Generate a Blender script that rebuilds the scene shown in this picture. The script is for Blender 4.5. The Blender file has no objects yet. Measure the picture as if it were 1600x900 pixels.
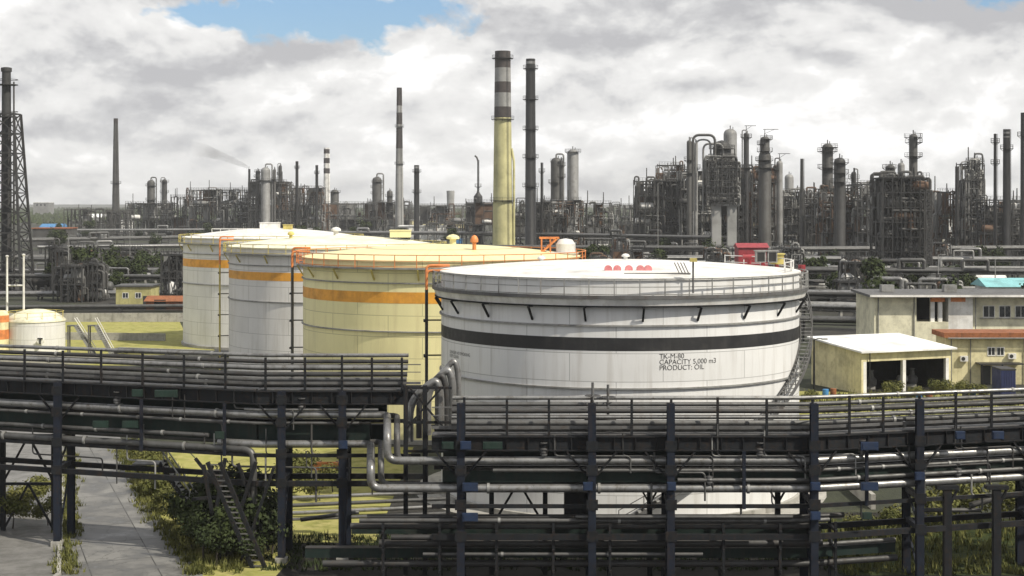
import bpy, math, random
from mathutils import Vector, Matrix
C = bpy.context.scene.collection
PI = math.pi
R_ = math.radians
random.seed(7)
FOC, HZ, CAMZ = 2400.0, 316.0, 20.4          # focal length in photo pixels, horizon row, eye height

def P(px, py, Y):
    return Vector(((px - 800) * Y / FOC, Y, CAMZ - (py - HZ) * Y / FOC))
def XP(px, Y): return (px - 800) * Y / FOC
def ZP(py, Y): return CAMZ - (py - HZ) * Y / FOC
def S(Y): return Y / FOC

# ------------------------------------------------------------------ objects
OFF = {}
def setp(o, label=None, cat=None, group=None, kind=None):
    if label: o['label'] = label
    if cat: o['category'] = cat
    if group: o['group'] = group
    if kind: o['kind'] = kind
    return o
def thing(name, label, cat, loc=(0, 0, 0), group=None):
    o = bpy.data.objects.new(name, None); C.objects.link(o)
    o.location = loc; o.empty_display_size = 0.5
    OFF[o.name] = Vector(loc)
    return setp(o, label, cat, group)
def copy_tree(o, loc, label=None, rotz=0.0, scale=1.0, parent=None):
    c = o.copy(); C.objects.link(c)
    if parent: c.parent = parent
    else:
        c.location = loc; c.rotation_euler = (0, 0, rotz); c.scale = (scale,) * 3
        if label: c['label'] = label
    for ch in list(o.children): copy_tree(ch, None, parent=c)
    return c

class G:
    """collects geometry for one mesh"""
    def __init__(s): s.v = []; s.f = []; s.sm = []; s.uv = None
    def add(s, vs, fs, smooth=False):
        b = len(s.v); s.v += [Vector(p) for p in vs]
        for f in fs: s.f.append([i + b for i in f]); s.sm.append(smooth)
    def box(s, c, d, M=None):
        x, y, z = d[0] / 2, d[1] / 2, d[2] / 2
        vs = [Vector((a * x, b * y, e * z)) for a in (-1, 1) for b in (-1, 1) for e in (-1, 1)]
        if M is not None: vs = [M @ p for p in vs]
        c = Vector(c); vs = [p + c for p in vs]
        s.add(vs, [(0, 1, 3, 2), (4, 6, 7, 5), (0, 4, 5, 1), (2, 3, 7, 6), (0, 2, 6, 4), (1, 5, 7, 3)]); return s
    def bb(s, x0, x1, y0, y1, z0, z1):
        return s.box(((x0 + x1) / 2, (y0 + y1) / 2, (z0 + z1) / 2), (abs(x1 - x0), abs(y1 - y0), abs(z1 - z0)))
    def bar(s, p, q, w, h=None):
        p = Vector(p); q = Vector(q); d = q - p; L = d.length
        if L < 1e-6: return s
        h = h or w; t = d / L
        up = Vector((0, 0, 1)) if abs(t.z) < .95 else Vector((0, 1, 0))
        a = t.cross(up).normalized(); b = a.cross(t).normalized()
        vs = []
        for e in (p, q):
            for i, j in ((-1, -1), (1, -1), (1, 1), (-1, 1)): vs.append(e + a * (i * w / 2) + b * (j * h / 2))
        s.add(vs, [(0, 3, 2, 1), (4, 5, 6, 7), (0, 1, 5, 4), (1, 2, 6, 5), (2, 3, 7, 6), (3, 0, 4, 7)]); return s
    def cyl(s, p, q, r0, r1=None, n=12, caps=True):
        p = Vector(p); q = Vector(q); r1 = r0 if r1 is None else r1
        t = (q - p).normalized(); up = Vector((0, 0, 1)) if abs(t.z) < .95 else Vector((0, 1, 0))
        a = t.cross(up).normalized(); b = t.cross(a).normalized()
        ring = lambda c, r: [c + (a * math.cos(2 * PI * i / n) + b * math.sin(2 * PI * i / n)) * r for i in range(n)]
        A, B = ring(p, r0), ring(q, r1)
        s.add(A + B, [(i, (i + 1) % n, n + (i + 1) % n, n + i) for i in range(n)], True)
        if caps:
            s.add(A, [tuple(range(n))[::-1]]); s.add(B, [tuple(range(n))])
        return s
    def tube(s, pts, r, n=10, bend=0.0, seg=6):
        pts = [Vector(p) for p in pts]
        if bend > 0:
            out = [pts[0]]
            for i in range(1, len(pts) - 1):
                a, b, c = pts[i - 1], pts[i], pts[i + 1]
                u = (a - b); w = (c - b); k = min(bend, u.length * .48, w.length * .48)
                if u.angle(w) > PI - .05: out.append(b); continue
                A = b + u.normalized() * k; B = b + w.normalized() * k
                for j in range(seg + 1):
                    t = j / seg; out.append(A * (1 - t) ** 2 + b * 2 * t * (1 - t) + B * t * t)
            out.append(pts[-1]); pts = out
        rings = []; a = None
        for i, p in enumerate(pts):
            t = (pts[min(i + 1, len(pts) - 1)] - pts[max(i - 1, 0)]).normalized()
            if a is None:
                up = Vector((0, 0, 1)) if abs(t.z) < .9 else Vector((0, 1, 0)); a = t.cross(up).normalized()
            a = (a - t * a.dot(t)).normalized(); b = t.cross(a)
            rr = r[i] if isinstance(r, (list, tuple)) else r
            rings.append([p + (a * math.cos(2 * PI * k / n) + b * math.sin(2 * PI * k / n)) * rr for k in range(n)])
        vs = [q for g in rings for q in g]
        fs = [(i * n + k, i * n + (k + 1) % n, (i + 1) * n + (k + 1) % n, (i + 1) * n + k) for i in range(len(pts) - 1) for k in range(n)]
        s.add(vs, fs, True)
        s.add(rings[0], [tuple(range(n))[::-1]]); s.add(rings[-1], [tuple(range(n))]); return s
    def lathe(s, prof, c=(0, 0, 0), n=24, a0=0, a1=2 * PI, smooth=True, split=35):
        """prof: list of (r,z); hard corners are split"""
        c = Vector(c); full = abs(a1 - a0 - 2 * PI) < 1e-6; m = n if full else n + 1
        chains = [[prof[0]]]
        for i in range(1, len(prof)):
            chains[-1].append(prof[i])
            if i < len(prof) - 1:
                u = Vector((prof[i][0] - prof[i-1][0], prof[i][1] - prof[i-1][1])); w = Vector((prof[i+1][0] - prof[i][0], prof[i+1][1] - prof[i][1]))
                if u.length > 1e-9 and w.length > 1e-9 and math.degrees(u.angle(w)) > split: chains.append([prof[i]])
        for ch in chains:
            vs = []
            for r, z in ch:
                for k in range(m):
                    a = a0 + (a1 - a0) * k / n
                    vs.append(c + Vector((r * math.cos(a), r * math.sin(a), z)))
            fs = []
            for i in range(len(ch) - 1):
                for k in range(n):
                    k2 = (k + 1) % m if full else k + 1
                    fs.append((i * m + k, i * m + k2, (i + 1) * m + k2, (i + 1) * m + k))
            s.add(vs, fs, smooth)
        return s
    def prism(s, poly, z0, z1):
        n = len(poly)
        b = [Vector((x, y, z0)) for x, y in poly]; t = [Vector((x, y, z1)) for x, y in poly]
        s.add(b + t, [tuple(range(n))[::-1], tuple(range(n, 2 * n))] + [(i, (i + 1) % n, n + (i + 1) % n, n + i) for i in range(n)]); return s
    def drum(s, p, q, r, n=14):
        """horizontal or vertical vessel with dished ends"""
        p = Vector(p); q = Vector(q); t = (q - p).normalized()
        pts = [p - t * r * .5, p - t * r * .38, p - t * r * .18, p, q, q + t * r * .18, q + t * r * .38, q + t * r * .5]
        return s.tube(pts, [r * .05, r * .6, r * .9, r, r, r * .9, r * .6, r * .05], n)
    def build(s, name, m, parent=None, base=None):
        me = bpy.data.meshes.new(name)
        off = Vector((0, 0, 0))
        if parent is not None:
            off = OFF.get(parent.name, Vector((0, 0, 0)))
        elif base is not None: off = Vector(base)
        me.from_pydata([tuple(p - off) for p in s.v], [], s.f)
        me.polygons.foreach_set('use_smooth', s.sm)
        for mm in (m if isinstance(m, (list, tuple)) else [m]): me.materials.append(mm)
        me.update()
        o = bpy.data.objects.new(name, me); C.objects.link(o)
        if parent is not None: o.parent = parent; OFF[o.name] = off
        else: o.location = off
        return o

# ------------------------------------------------------------------ materials
def new_mat(name):
    m = bpy.data.materials.new(name); m.use_nodes = True
    nt = m.node_tree; b = nt.nodes['Principled BSDF']
    return m, nt, b
def N(nt, t, **kw):
    n = nt.nodes.new(t)
    for k, v in kw.items():
        if k in n.inputs: n.inputs[k].default_value = v
        else: setattr(n, k, v)
    return n
def ramp(nt, src, stops):
    r = nt.nodes.new('ShaderNodeValToRGB'); nt.links.new(src, r.inputs[0])
    e = r.color_ramp.elements
    while len(e) < len(stops): e.new(.5)
    for x, (p, c) in zip(e, stops): x.position = p; x.color = (*c, 1) if len(c) == 3 else c
    return r
def mixc(nt, f, a, b):
    m = nt.nodes.new('ShaderNodeMix'); m.data_type = 'RGBA'
    for i, v in ((0, f), (6, a), (7, b)):
        if isinstance(v, bpy.types.NodeSocket): nt.links.new(v, m.inputs[i])
        else: m.inputs[i].default_value = v if i == 0 else ((*v, 1) if len(v) == 3 else v)
    return m.outputs[2]
def paint(name, col, rough=.55, metal=0.0, wear=None, amt=.5, scale=.6, streak=.5, bump=0.0, thr=(.52, .68), spec=.5):
    """painted or bare surface: mottled tone, patchy wear and runs that follow gravity"""
    m, nt, b = new_mat(name)
    pos = N(nt, 'ShaderNodeNewGeometry').outputs['Position']
    n1 = N(nt, 'ShaderNodeTexNoise', Scale=scale, Detail=6.0, Roughness=.62); nt.links.new(pos, n1.inputs['Vector'])
    dark = tuple(c * .62 for c in col); lite = tuple(min(c * 1.18, .95) for c in col)
    c1 = ramp(nt, n1.outputs['Fac'], [(.3, dark), (.52, col), (.72, lite)]).outputs['Color']
    w = wear or tuple(c * .35 for c in col)
    mp = N(nt, 'ShaderNodeMapping'); mp.inputs['Scale'].default_value = (1.5, 1.5, .1); nt.links.new(pos, mp.inputs['Vector'])
    n2 = N(nt, 'ShaderNodeTexNoise', Scale=scale * 2.2, Detail=5.0, Roughness=.6); nt.links.new(mp.outputs[0], n2.inputs['Vector'])
    n3 = N(nt, 'ShaderNodeTexNoise', Scale=scale * 3.1, Detail=7.0, Roughness=.7); nt.links.new(pos, n3.inputs['Vector'])
    f1 = ramp(nt, n2.outputs['Fac'], [(thr[0], (0, 0, 0)), (thr[1] + .06, (streak,) * 3)]).outputs['Color']
    f2 = ramp(nt, n3.outputs['Fac'], [(thr[0], (0, 0, 0)), (thr[1], (amt,) * 3)]).outputs['Color']
    c2 = mixc(nt, f1, c1, w); c3 = mixc(nt, f2, c2, w)
    nt.links.new(c3, b.inputs['Base Color'])
    b.inputs['Metallic'].default_value = metal
    b.inputs['Specular IOR Level'].default_value = spec
    rr = ramp(nt, n3.outputs['Fac'], [(.3, (max(rough - .12, .05),) * 3), (.7, (min(rough + .18, 1),) * 3)])
    nt.links.new(rr.outputs['Color'], b.inputs['Roughness'])
    if bump:
        bp = N(nt, 'ShaderNodeBump', Strength=bump, Distance=.05); nt.links.new(n3.outputs['Fac'], bp.inputs['Height']); nt.links.new(bp.outputs[0], b.inputs['Normal'])
    return m
def shell_mat(name, col, stain, amt=.35):
    """tank plating: courses and vertical welds in tank coordinates (object space), runs and patches of dirt"""
    m, nt, b = new_mat(name)
    oc = N(nt, 'ShaderNodeTexCoord').outputs['Object']
    sep = N(nt, 'ShaderNodeSeparateXYZ'); nt.links.new(oc, sep.inputs[0])
    at = N(nt, 'ShaderNodeMath', operation='ARCTAN2'); nt.links.new(sep.outputs['Y'], at.inputs[0]); nt.links.new(sep.outputs['X'], at.inputs[1])
    ml = N(nt, 'ShaderNodeMath', operation='MULTIPLY'); nt.links.new(at.outputs[0], ml.inputs[0]); ml.inputs[1].default_value = 12.7
    cmb = N(nt, 'ShaderNodeCombineXYZ'); nt.links.new(ml.outputs[0], cmb.inputs[0]); nt.links.new(sep.outputs['Z'], cmb.inputs[1])
    br = N(nt, 'ShaderNodeTexBrick', Scale=1.0); nt.links.new(cmb.outputs[0], br.inputs['Vector'])
    br.inputs['Brick Width'].default_value = 6.0; br.inputs['Row Height'].default_value = 1.8; br.inputs['Mortar Size'].default_value = .03
    br.inputs['Mortar Smooth'].default_value = .3
    br.inputs['Color1'].default_value = (*tuple(c * 1.03 for c in col), 1); br.inputs['Color2'].default_value = (*tuple(c * .95 for c in col), 1)
    br.inputs['Mortar'].default_value = (*tuple(c * .55 for c in col), 1)
    mp = N(nt, 'ShaderNodeMapping'); mp.inputs['Scale'].default_value = (1.1, .07, 1); nt.links.new(cmb.outputs[0], mp.inputs['Vector'])
    n2 = N(nt, 'ShaderNodeTexNoise', Scale=1.3, Detail=6.0, Roughness=.65); nt.links.new(mp.outputs[0], n2.inputs['Vector'])
    n3 = N(nt, 'ShaderNodeTexNoise', Scale=.22, Detail=6.0, Roughness=.6); nt.links.new(cmb.outputs[0], n3.inputs['Vector'])
    f1 = ramp(nt, n2.outputs['Fac'], [(.50, (0, 0, 0)), (.66, (amt,) * 3)]).outputs['Color']
    f2 = ramp(nt, n3.outputs['Fac'], [(.45, (0, 0, 0)), (.72, (amt * .8,) * 3)]).outputs['Color']
    c2 = mixc(nt, f1, br.outputs['Color'], stain); c3 = mixc(nt, f2, c2, tuple(c * .7 for c in col))
    nt.links.new(c3, b.inputs['Base Color']); b.inputs['Roughness'].default_value = .5
    ds = N(nt, 'ShaderNodeTexNoise', Scale=.5, Detail=2.0); nt.links.new(oc, ds.inputs['Vector'])
    bp = N(nt, 'ShaderNodeBump', Strength=.25, Distance=.06); nt.links.new(ds.outputs['Fac'], bp.inputs['Height']); nt.links.new(bp.outputs[0], b.inputs['Normal'])
    return m
def ground_mat():
    m, nt, b = new_mat('terrain')
    pos = N(nt, 'ShaderNodeNewGeometry').outputs['Position']
    n1 = N(nt, 'ShaderNodeTexNoise', Scale=.018, Detail=8.0, Roughness=.6); nt.links.new(pos, n1.inputs['Vector'])
    n2 = N(nt, 'ShaderNodeTexNoise', Scale=.35, Detail=8.0, Roughness=.7); nt.links.new(pos, n2.inputs['Vector'])
    n3 = N(nt, 'ShaderNodeTexNoise', Scale=4.0, Detail=6.0, Roughness=.7); nt.links.new(pos, n3.inputs['Vector'])
    g = ramp(nt, n2.outputs['Fac'], [(.3, (.016, .019, .010)), (.55, (.034, .040, .018)), (.75, (.08, .078, .038))]).outputs['Color']
    d = ramp(nt, n2.outputs['Fac'], [(.3, (.016, .0155, .014)), (.52, (.032, .03, .026)), (.78, (.07, .065, .055))]).outputs['Color']
    f = ramp(nt, n1.outputs['Fac'], [(.46, (0, 0, 0)), (.54, (1, 1, 1))]).outputs['Color']
    c = mixc(nt, f, g, d)
    k = ramp(nt, n3.outputs['Fac'], [(.3, (.55,) * 3), (.7, (1.2,) * 3)]).outputs['Color']
    mm = nt.nodes.new('ShaderNodeMix'); mm.data_type = 'RGBA'; mm.blend_type = 'MULTIPLY'; mm.inputs[0].default_value = 1
    nt.links.new(c, mm.inputs[6]); nt.links.new(k, mm.inputs[7])
    nt.links.new(mm.outputs[2], b.inputs['Base Color']); b.inputs['Roughness'].default_value = .95
    bp = N(nt, 'ShaderNodeBump', Strength=.6, Distance=.2); nt.links.new(n3.outputs['Fac'], bp.inputs['Height']); nt.links.new(bp.outputs[0], b.inputs['Normal'])
    return m
def leaf_mat(name, a, bcol):
    m, nt, b = new_mat(name)
    pos = N(nt, 'ShaderNodeNewGeometry').outputs['Position']
    n = N(nt, 'ShaderNodeTexNoise', Scale=.55, Detail=5.0, Roughness=.7); nt.links.new(pos, n.inputs['Vector'])
    c = ramp(nt, n.outputs['Fac'], [(.32, a), (.68, bcol)])
    nt.links.new(c.outputs[0], b.inputs['Base Color']); b.inputs['Roughness'].default_value = .8; b.inputs['Specular IOR Level'].default_value = .2
    return m
def road_mat():
    m, nt, b = new_mat('slab_road'); pos = N(nt, 'ShaderNodeNewGeometry').outputs['Position']
    mp = N(nt, 'ShaderNodeMapping'); mp.inputs['Rotation'].default_value = (0, 0, -.35); nt.links.new(pos, mp.inputs['Vector'])
    br = N(nt, 'ShaderNodeTexBrick', Scale=1.0, offset=0.0); nt.links.new(mp.outputs[0], br.inputs['Vector'])
    br.inputs['Brick Width'].default_value = 3.6; br.inputs['Row Height'].default_value = 5.0; br.inputs['Mortar Size'].default_value = .035
    br.inputs['Color1'].default_value = (.20, .197, .187, 1); br.inputs['Color2'].default_value = (.155, .152, .145, 1); br.inputs['Mortar'].default_value = (.03, .03, .026, 1)
    n = N(nt, 'ShaderNodeTexNoise', Scale=.45, Detail=7.0, Roughness=.65); nt.links.new(pos, n.inputs['Vector'])
    st = ramp(nt, n.outputs['Fac'], [(.44, (0, 0, 0)), (.60, (.85,) * 3)]).outputs['Color']
    v = N(nt, 'ShaderNodeTexVoronoi', feature='DISTANCE_TO_EDGE', Scale=.5); 
    ns = N(nt, 'ShaderNodeTexNoise', Scale=1.2, Detail=4.0); nt.links.new(pos, ns.inputs['Vector'])
    ad = N(nt, 'ShaderNodeVectorMath', operation='ADD'); nt.links.new(pos, ad.inputs[0]); nt.links.new(ns.outputs['Color'], ad.inputs[1]); nt.links.new(ad.outputs[0], v.inputs['Vector'])
    cr = ramp(nt, v.outputs['Distance'], [(.0, (.7,) * 3), (.012, (0, 0, 0))]).outputs['Color']
    c = mixc(nt, st, br.outputs['Color'], (.06, .058, .052)); c = mixc(nt, cr, c, (.025, .026, .02))
    nt.links.new(c, b.inputs['Base Color']); rr = ramp(nt, n.outputs['Fac'], [(.4, (.75,) * 3), (.65, (.35,) * 3)]); nt.links.new(rr.outputs['Color'], b.inputs['Roughness'])
    return m
M = {}
M['road'] = road_mat()
M['ground'] = ground_mat()
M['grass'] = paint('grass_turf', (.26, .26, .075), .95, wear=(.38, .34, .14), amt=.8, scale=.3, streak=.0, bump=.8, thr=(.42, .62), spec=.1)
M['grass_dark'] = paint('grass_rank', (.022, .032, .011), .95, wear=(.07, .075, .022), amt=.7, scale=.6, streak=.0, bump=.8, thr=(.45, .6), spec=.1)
M['shade_ground'] = paint('painted_shade_ground', (.018, .017, .015), .95, wear=(.04, .037, .031), amt=.6, scale=.5, streak=0, bump=.8, spec=.15)  # dark tone carries painted shade: yard under the rack, garage floor
M['asphalt'] = paint('worn_concrete_road', (.17, .165, .155), .5, wear=(.09, .088, .08), amt=.75, scale=.25, streak=0, bump=.3, thr=(.45, .62))
M['concrete'] = paint('concrete', (.34, .33, .30), .85, wear=(.15, .14, .12), amt=.6, scale=.5, streak=.7, bump=.3)
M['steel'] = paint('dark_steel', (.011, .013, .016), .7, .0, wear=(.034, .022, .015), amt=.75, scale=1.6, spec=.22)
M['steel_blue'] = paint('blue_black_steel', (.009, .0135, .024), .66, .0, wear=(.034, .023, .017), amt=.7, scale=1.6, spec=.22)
M['steel_mid'] = paint('grey_steel', (.11, .11, .11), .55, .1, wear=(.07, .05, .035), amt=.6, scale=.8)
M['steel_lite'] = paint('light_steel', (.27, .27, .26), .5, .2, wear=(.1, .08, .06), amt=.5, scale=.7)
M['clad'] = paint('pipe_cladding', (.25, .25, .245), .36, .55, wear=(.08, .065, .05), amt=.75, scale=.9, streak=.4)
M['clad_dull'] = paint('dull_pipe_cladding', (.095, .095, .093), .5, .35, wear=(.045, .036, .03), amt=.55, scale=.9, streak=.4)
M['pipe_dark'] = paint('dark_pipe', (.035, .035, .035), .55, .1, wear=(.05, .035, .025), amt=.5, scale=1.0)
M['white'] = paint('white_paint', (.74, .73, .70), .5, wear=(.45, .42, .36), amt=.5, scale=.4)
M['cream_roof'] = paint('cream_roof_paint', (.78, .75, .58), .55, wear=(.5, .45, .33), amt=.5, scale=.35)
M['white_roof'] = paint('white_roofing', (.82, .82, .80), .6, wear=(.55, .54, .5), amt=.4, scale=.3, streak=0)
M['cream'] = paint('cream_render', (.66, .60, .36), .8, wear=(.38, .33, .19), amt=.6, scale=.5, streak=.6)
M['tan'] = paint('tan_render', (.4, .37, .16), .85, wear=(.2, .18, .09), amt=.6, scale=.5, streak=.6)
M['orange'] = paint('orange_paint', (.66, .23, .07), .5, wear=(.36, .14, .06), amt=.5, scale=1.0)
M['ochre'] = paint('ochre_paint', (.70, .33, .04), .5, wear=(.5, .22, .04), amt=.4, scale=.6)
M['yellowrail'] = paint('yellow_paint', (.55, .46, .14), .5, wear=(.3, .24, .08), amt=.5, scale=1.0)
M['rust'] = paint('rusty_sheet', (.27, .095, .035), .8, wear=(.1, .045, .025), amt=.7, scale=1.0, streak=.7)
M['red'] = paint('red_paint', (.3, .03, .04), .5, wear=(.25, .05, .04), amt=.5, scale=1.0)
M['pinkred'] = paint('faded_red_paint', (.6, .19, .2), .55, wear=(.5, .35, .33), amt=.6, scale=1.5)
M['black'] = paint('black_paint', (.016, .016, .017), .5, wear=(.045, .043, .04), amt=.5, scale=.6)
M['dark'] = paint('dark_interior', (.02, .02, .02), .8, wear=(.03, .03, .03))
M['glass'] = paint('window_glass', (.02, .025, .03), .12, wear=(.03, .03, .03), amt=.2, spec=.8)
M['blue'] = paint('blue_sheet', (.05, .2, .42), .55, wear=(.05, .1, .2), amt=.4)
M['teal'] = paint('teal_sheet_roof', (.22, .48, .50), .55, wear=(.15, .3, .33), amt=.4, scale=.5)
M['navy'] = paint('navy_paint', (.02, .03, .11), .5, wear=(.02, .02, .05))
M['far'] = paint('weathered_plant_steel', (.075, .074, .071), .6, .1, wear=(.045, .04, .035), amt=.7, scale=.15)
M['far_lite'] = paint('grey_plant_cladding', (.24, .24, .235), .55, .2, wear=(.13, .12, .11), amt=.6, scale=.15)
M['far_dark'] = paint('sooty_plant_steel', (.04, .04, .04), .6, .1, wear=(.025, .022, .02), amt=.6, scale=.2)
M['chimney'] = paint('chimney_concrete', (.52, .49, .25), .85, wear=(.3, .28, .15), amt=.5, scale=.1, streak=.6)
M['chimney_grey'] = paint('grey_chimney_concrete', (.3, .3, .29), .85, wear=(.18, .17, .16), amt=.5, scale=.1, streak=.6)
M['band'] = paint('dark_chimney_band', (.055, .045, .043), .8, wear=(.03, .028, .026), amt=.5, scale=.15)
M['leaf'] = leaf_mat('foliage', (.016, .025, .01), (.05, .065, .02))
M['leaf_y'] = leaf_mat('yellow_foliage', (.06, .07, .018), (.16, .155, .045))
M['bark'] = paint('bark', (.06, .05, .04), .9)
M['shell_d'] = shell_mat('white_tank_plating', (.70, .70, .69), (.36, .33, .29), .38)
M['shell_c'] = shell_mat('cream_tank_plating', (.79, .73, .40), (.55, .48, .26), .42)
M['shell_b'] = shell_mat('pale_tank_plating', (.68, .665, .63), (.42, .39, .33), .4)
M['shell_a'] = shell_mat('white_tank_plating_old', (.69, .685, .67), (.45, .43, .38), .45)
M['far_rust'] = paint('rusty_plant_steel', (.13, .075, .045), .75, wear=(.06, .035, .025), amt=.6, scale=.3)
M['tray'] = paint('dark_green_tray', (.010, .021, .018), .6, wear=(.035, .03, .025), amt=.5, scale=1.0, spec=.25)
M['lettering'] = paint('worn_lettering', (.03, .03, .03), .6, wear=(.35, .34, .33), amt=.55, scale=2.5, streak=.3)
M['cream_pale'] = paint('pale_cream_render', (.70, .67, .5), .8, wear=(.42, .39, .28), amt=.6, scale=.5, streak=.6)
M['blue_box'] = paint('blue_blotch_paint', (.006, .02, .058), .6, wear=(.02, .022, .025), amt=.5, scale=2.0)
M['green_box'] = paint('green_blotch_paint', (.004, .022, .014), .6, wear=(.02, .022, .02), amt=.5, scale=2.0)
M['gutter'] = paint('grey_gutter', (.2, .2, .19), .6)
EXPO, SUN_E, HAZE, SKYTINT = 0.32, 4.0, 0.0001, (.8, .95, 1.12, 1)
# ------------------------------------------------------------------ camera, sky, sun, air
cam = bpy.data.cameras.new('camera'); co = bpy.data.objects.new('camera', cam); C.objects.link(co)
co.location = (0, 0, CAMZ); co.rotation_euler = (R_(90), 0, 0)
cam.sensor_width = 36; cam.lens = 36 * FOC / 1600; cam.shift_y = -(450 - HZ) / 1600
cam.clip_start = .5; cam.clip_end = 30000
sc = bpy.context.scene; sc.camera = co
sc.view_settings.view_transform = 'Standard'; sc.view_settings.look = 'None'
sc.view_settings.exposure = EXPO; sc.view_settings.gamma = 1; sc.view_settings.use_curve_mapping = False
SUN_EL, SUN_AZ = 47.0, 126.0        # azimuth clockwise from the view direction (+Y)
sd = Vector((math.sin(R_(SUN_AZ)) * math.cos(R_(SUN_EL)), math.cos(R_(SUN_AZ)) * math.cos(R_(SUN_EL)), math.sin(R_(SUN_EL))))
sl = bpy.data.lights.new('sun', 'SUN'); sl.energy = SUN_E; sl.angle = R_(.8); sl.color = (1, .93, .80)
so = bpy.data.objects.new('sun', sl); C.objects.link(so); so.location = sd * 300
so.rotation_euler = sd.to_track_quat('Z', 'Y').to_euler()

w = bpy.data.worlds.new('World'); sc.world = w; w.use_nodes = True
nt = w.node_tree; bg = nt.nodes['Background']; bg.inputs['Strength'].default_value = .1
sky = N(nt, 'ShaderNodeTexSky'); sky.sky_type = 'NISHITA'; sky.sun_disc = False
sky.sun_elevation = R_(SUN_EL); sky.sun_rotation = R_(SUN_AZ); sky.altitude = 50; sky.dust_density = 1.5
tc = N(nt, 'ShaderNodeTexCoord').outputs['Generated']
def math_(op, a, b=None, c=None):
    n = nt.nodes.new('ShaderNodeMath'); n.operation = op
    for i, v in enumerate((a, b, c)):
        if v is None: continue
        if isinstance(v, bpy.types.NodeSocket): nt.links.new(v, n.inputs[i])
        else: n.inputs[i].default_value = v
    return n.outputs[0]
sp = N(nt, 'ShaderNodeSeparateXYZ'); nt.links.new(tc, sp.inputs[0])
az = math_('ARCTAN2', sp.outputs['X'], sp.outputs['Y']); el = math_('ARCSINE', sp.outputs['Z'])
def sky_noise(sx, sy, scale, detail, rough, dist=0.0, seed=0.0):
    cb = N(nt, 'ShaderNodeCombineXYZ')
    nt.links.new(math_('MULTIPLY', az, sx), cb.inputs[0]); nt.links.new(math_('MULTIPLY', el, sy), cb.inputs[1]); cb.inputs[2].default_value = seed
    n = N(nt, 'ShaderNodeTexNoise', Scale=scale, Detail=detail, Roughness=rough, Distortion=dist); nt.links.new(cb.outputs[0], n.inputs['Vector'])
    return n.outputs['Fac']
def heaps(de):
    e2 = math_('ADD', el, de)
    def nz(sx, sy, scale, detail, rough, dist, seed):
        cb = N(nt, 'ShaderNodeCombineXYZ'); nt.links.new(math_('MULTIPLY', az, sx), cb.inputs[0]); nt.links.new(math_('MULTIPLY', e2, sy), cb.inputs[1]); cb.inputs[2].default_value = seed
        n = N(nt, 'ShaderNodeTexNoise', Scale=scale, Detail=detail, Roughness=rough, Distortion=dist); nt.links.new(cb.outputs[0], n.inputs['Vector']); return n.outputs['Fac']
    return math_('ADD', math_('MULTIPLY', nz(1, 1.9, 7.0, 9.0, .52, .25, 5.3), .74), math_('MULTIPLY', nz(1, 1.6, 21.0, 8.0, .56, .2, 8.7), .26))
fine = sky_noise(1, 1.5, 26.0, 8.0, .6, .3, 8.7)
gap = sky_noise(1, 2.2, 3.0, 6.0, .55, .2, 12.2)
h0 = heaps(0.0); h1 = heaps(.011)
# sunlit heads against grey bases: where the heap thins out upward it is lit
lit = math_('MULTIPLY', math_('SUBTRACT', h0, h1), 1.35)
lift = math_('MULTIPLY', math_('MINIMUM', el, .14), .75)
tone = math_('SUBTRACT', math_('ADD', math_('MULTIPLY', h0, .75), math_('ADD', lit, .134)), lift)
cl = ramp(nt, tone, [(.29, (4.3, 4.3, 4.45)), (.38, (5.5, 5.5, 5.55)), (.44, (6.7, 6.66, 6.6)), (.53, (7.5, 7.45, 7.35)), (.61, (9.2, 9.1, 9.0))]).outputs['Color']
# openings in the deck
def opening(a, e, wa, we, k=1.0):
    x = math_('DIVIDE', math_('SUBTRACT', az, a), wa); y = math_('DIVIDE', math_('SUBTRACT', el, e), we)
    d = math_('SQRT', math_('ADD', math_('MULTIPLY', x, x), math_('MULTIPLY', y, y)))
    return math_('SUBTRACT', 1.0, d)
o1 = opening(-.120, .1235, .115, .027); o2 = opening(-.185, .119, .06, .014); o3 = opening(.31, .138, .075, .018)
o4 = math_('SUBTRACT', math_('MULTIPLY', math_('SUBTRACT', gap, .56), 6.0), math_('MULTIPLY', math_('LESS_THAN', el, .15), 9.0))
hole = math_('MAXIMUM', math_('MAXIMUM', o1, o2), math_('MAXIMUM', o3, o4))
hole = math_('ADD', hole, math_('MULTIPLY', math_('SUBTRACT', fine, .5), 2.2))
hf = ramp(nt, hole, [(.12, (0, 0, 0)), (.42, (1, 1, 1))]).outputs['Color']
blue = nt.nodes.new('ShaderNodeMix'); blue.data_type = 'RGBA'; blue.blend_type = 'MULTIPLY'; blue.inputs[0].default_value = 1
nt.links.new(sky.outputs[0], blue.inputs[6]); blue.inputs[7].default_value = SKYTINT
nt.links.new(mixc(nt, hf, cl, blue.outputs[2]), bg.inputs['Color'])

if HAZE > 0:
    g = G().bb(-4200, 4200, -60, 6200, -1, 110)
    hm = bpy.data.materials.new('haze_air'); hm.use_nodes = True; ht = hm.node_tree
    ht.nodes.remove(ht.nodes['Principled BSDF'])
    pv = N(ht, 'ShaderNodeVolumePrincipled'); pv.inputs['Color'].default_value = (.93, .95, .97, 1); pv.inputs['Density'].default_value = HAZE; pv.inputs['Anisotropy'].default_value = .0
    ht.links.new(pv.outputs[0], ht.nodes['Material Output'].inputs['Volume'])
    setp(g.build('haze', hm, base=(0, 3000, -1)), 'pale thin haze over the whole refinery plain', 'haze', None, 'stuff')

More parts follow.
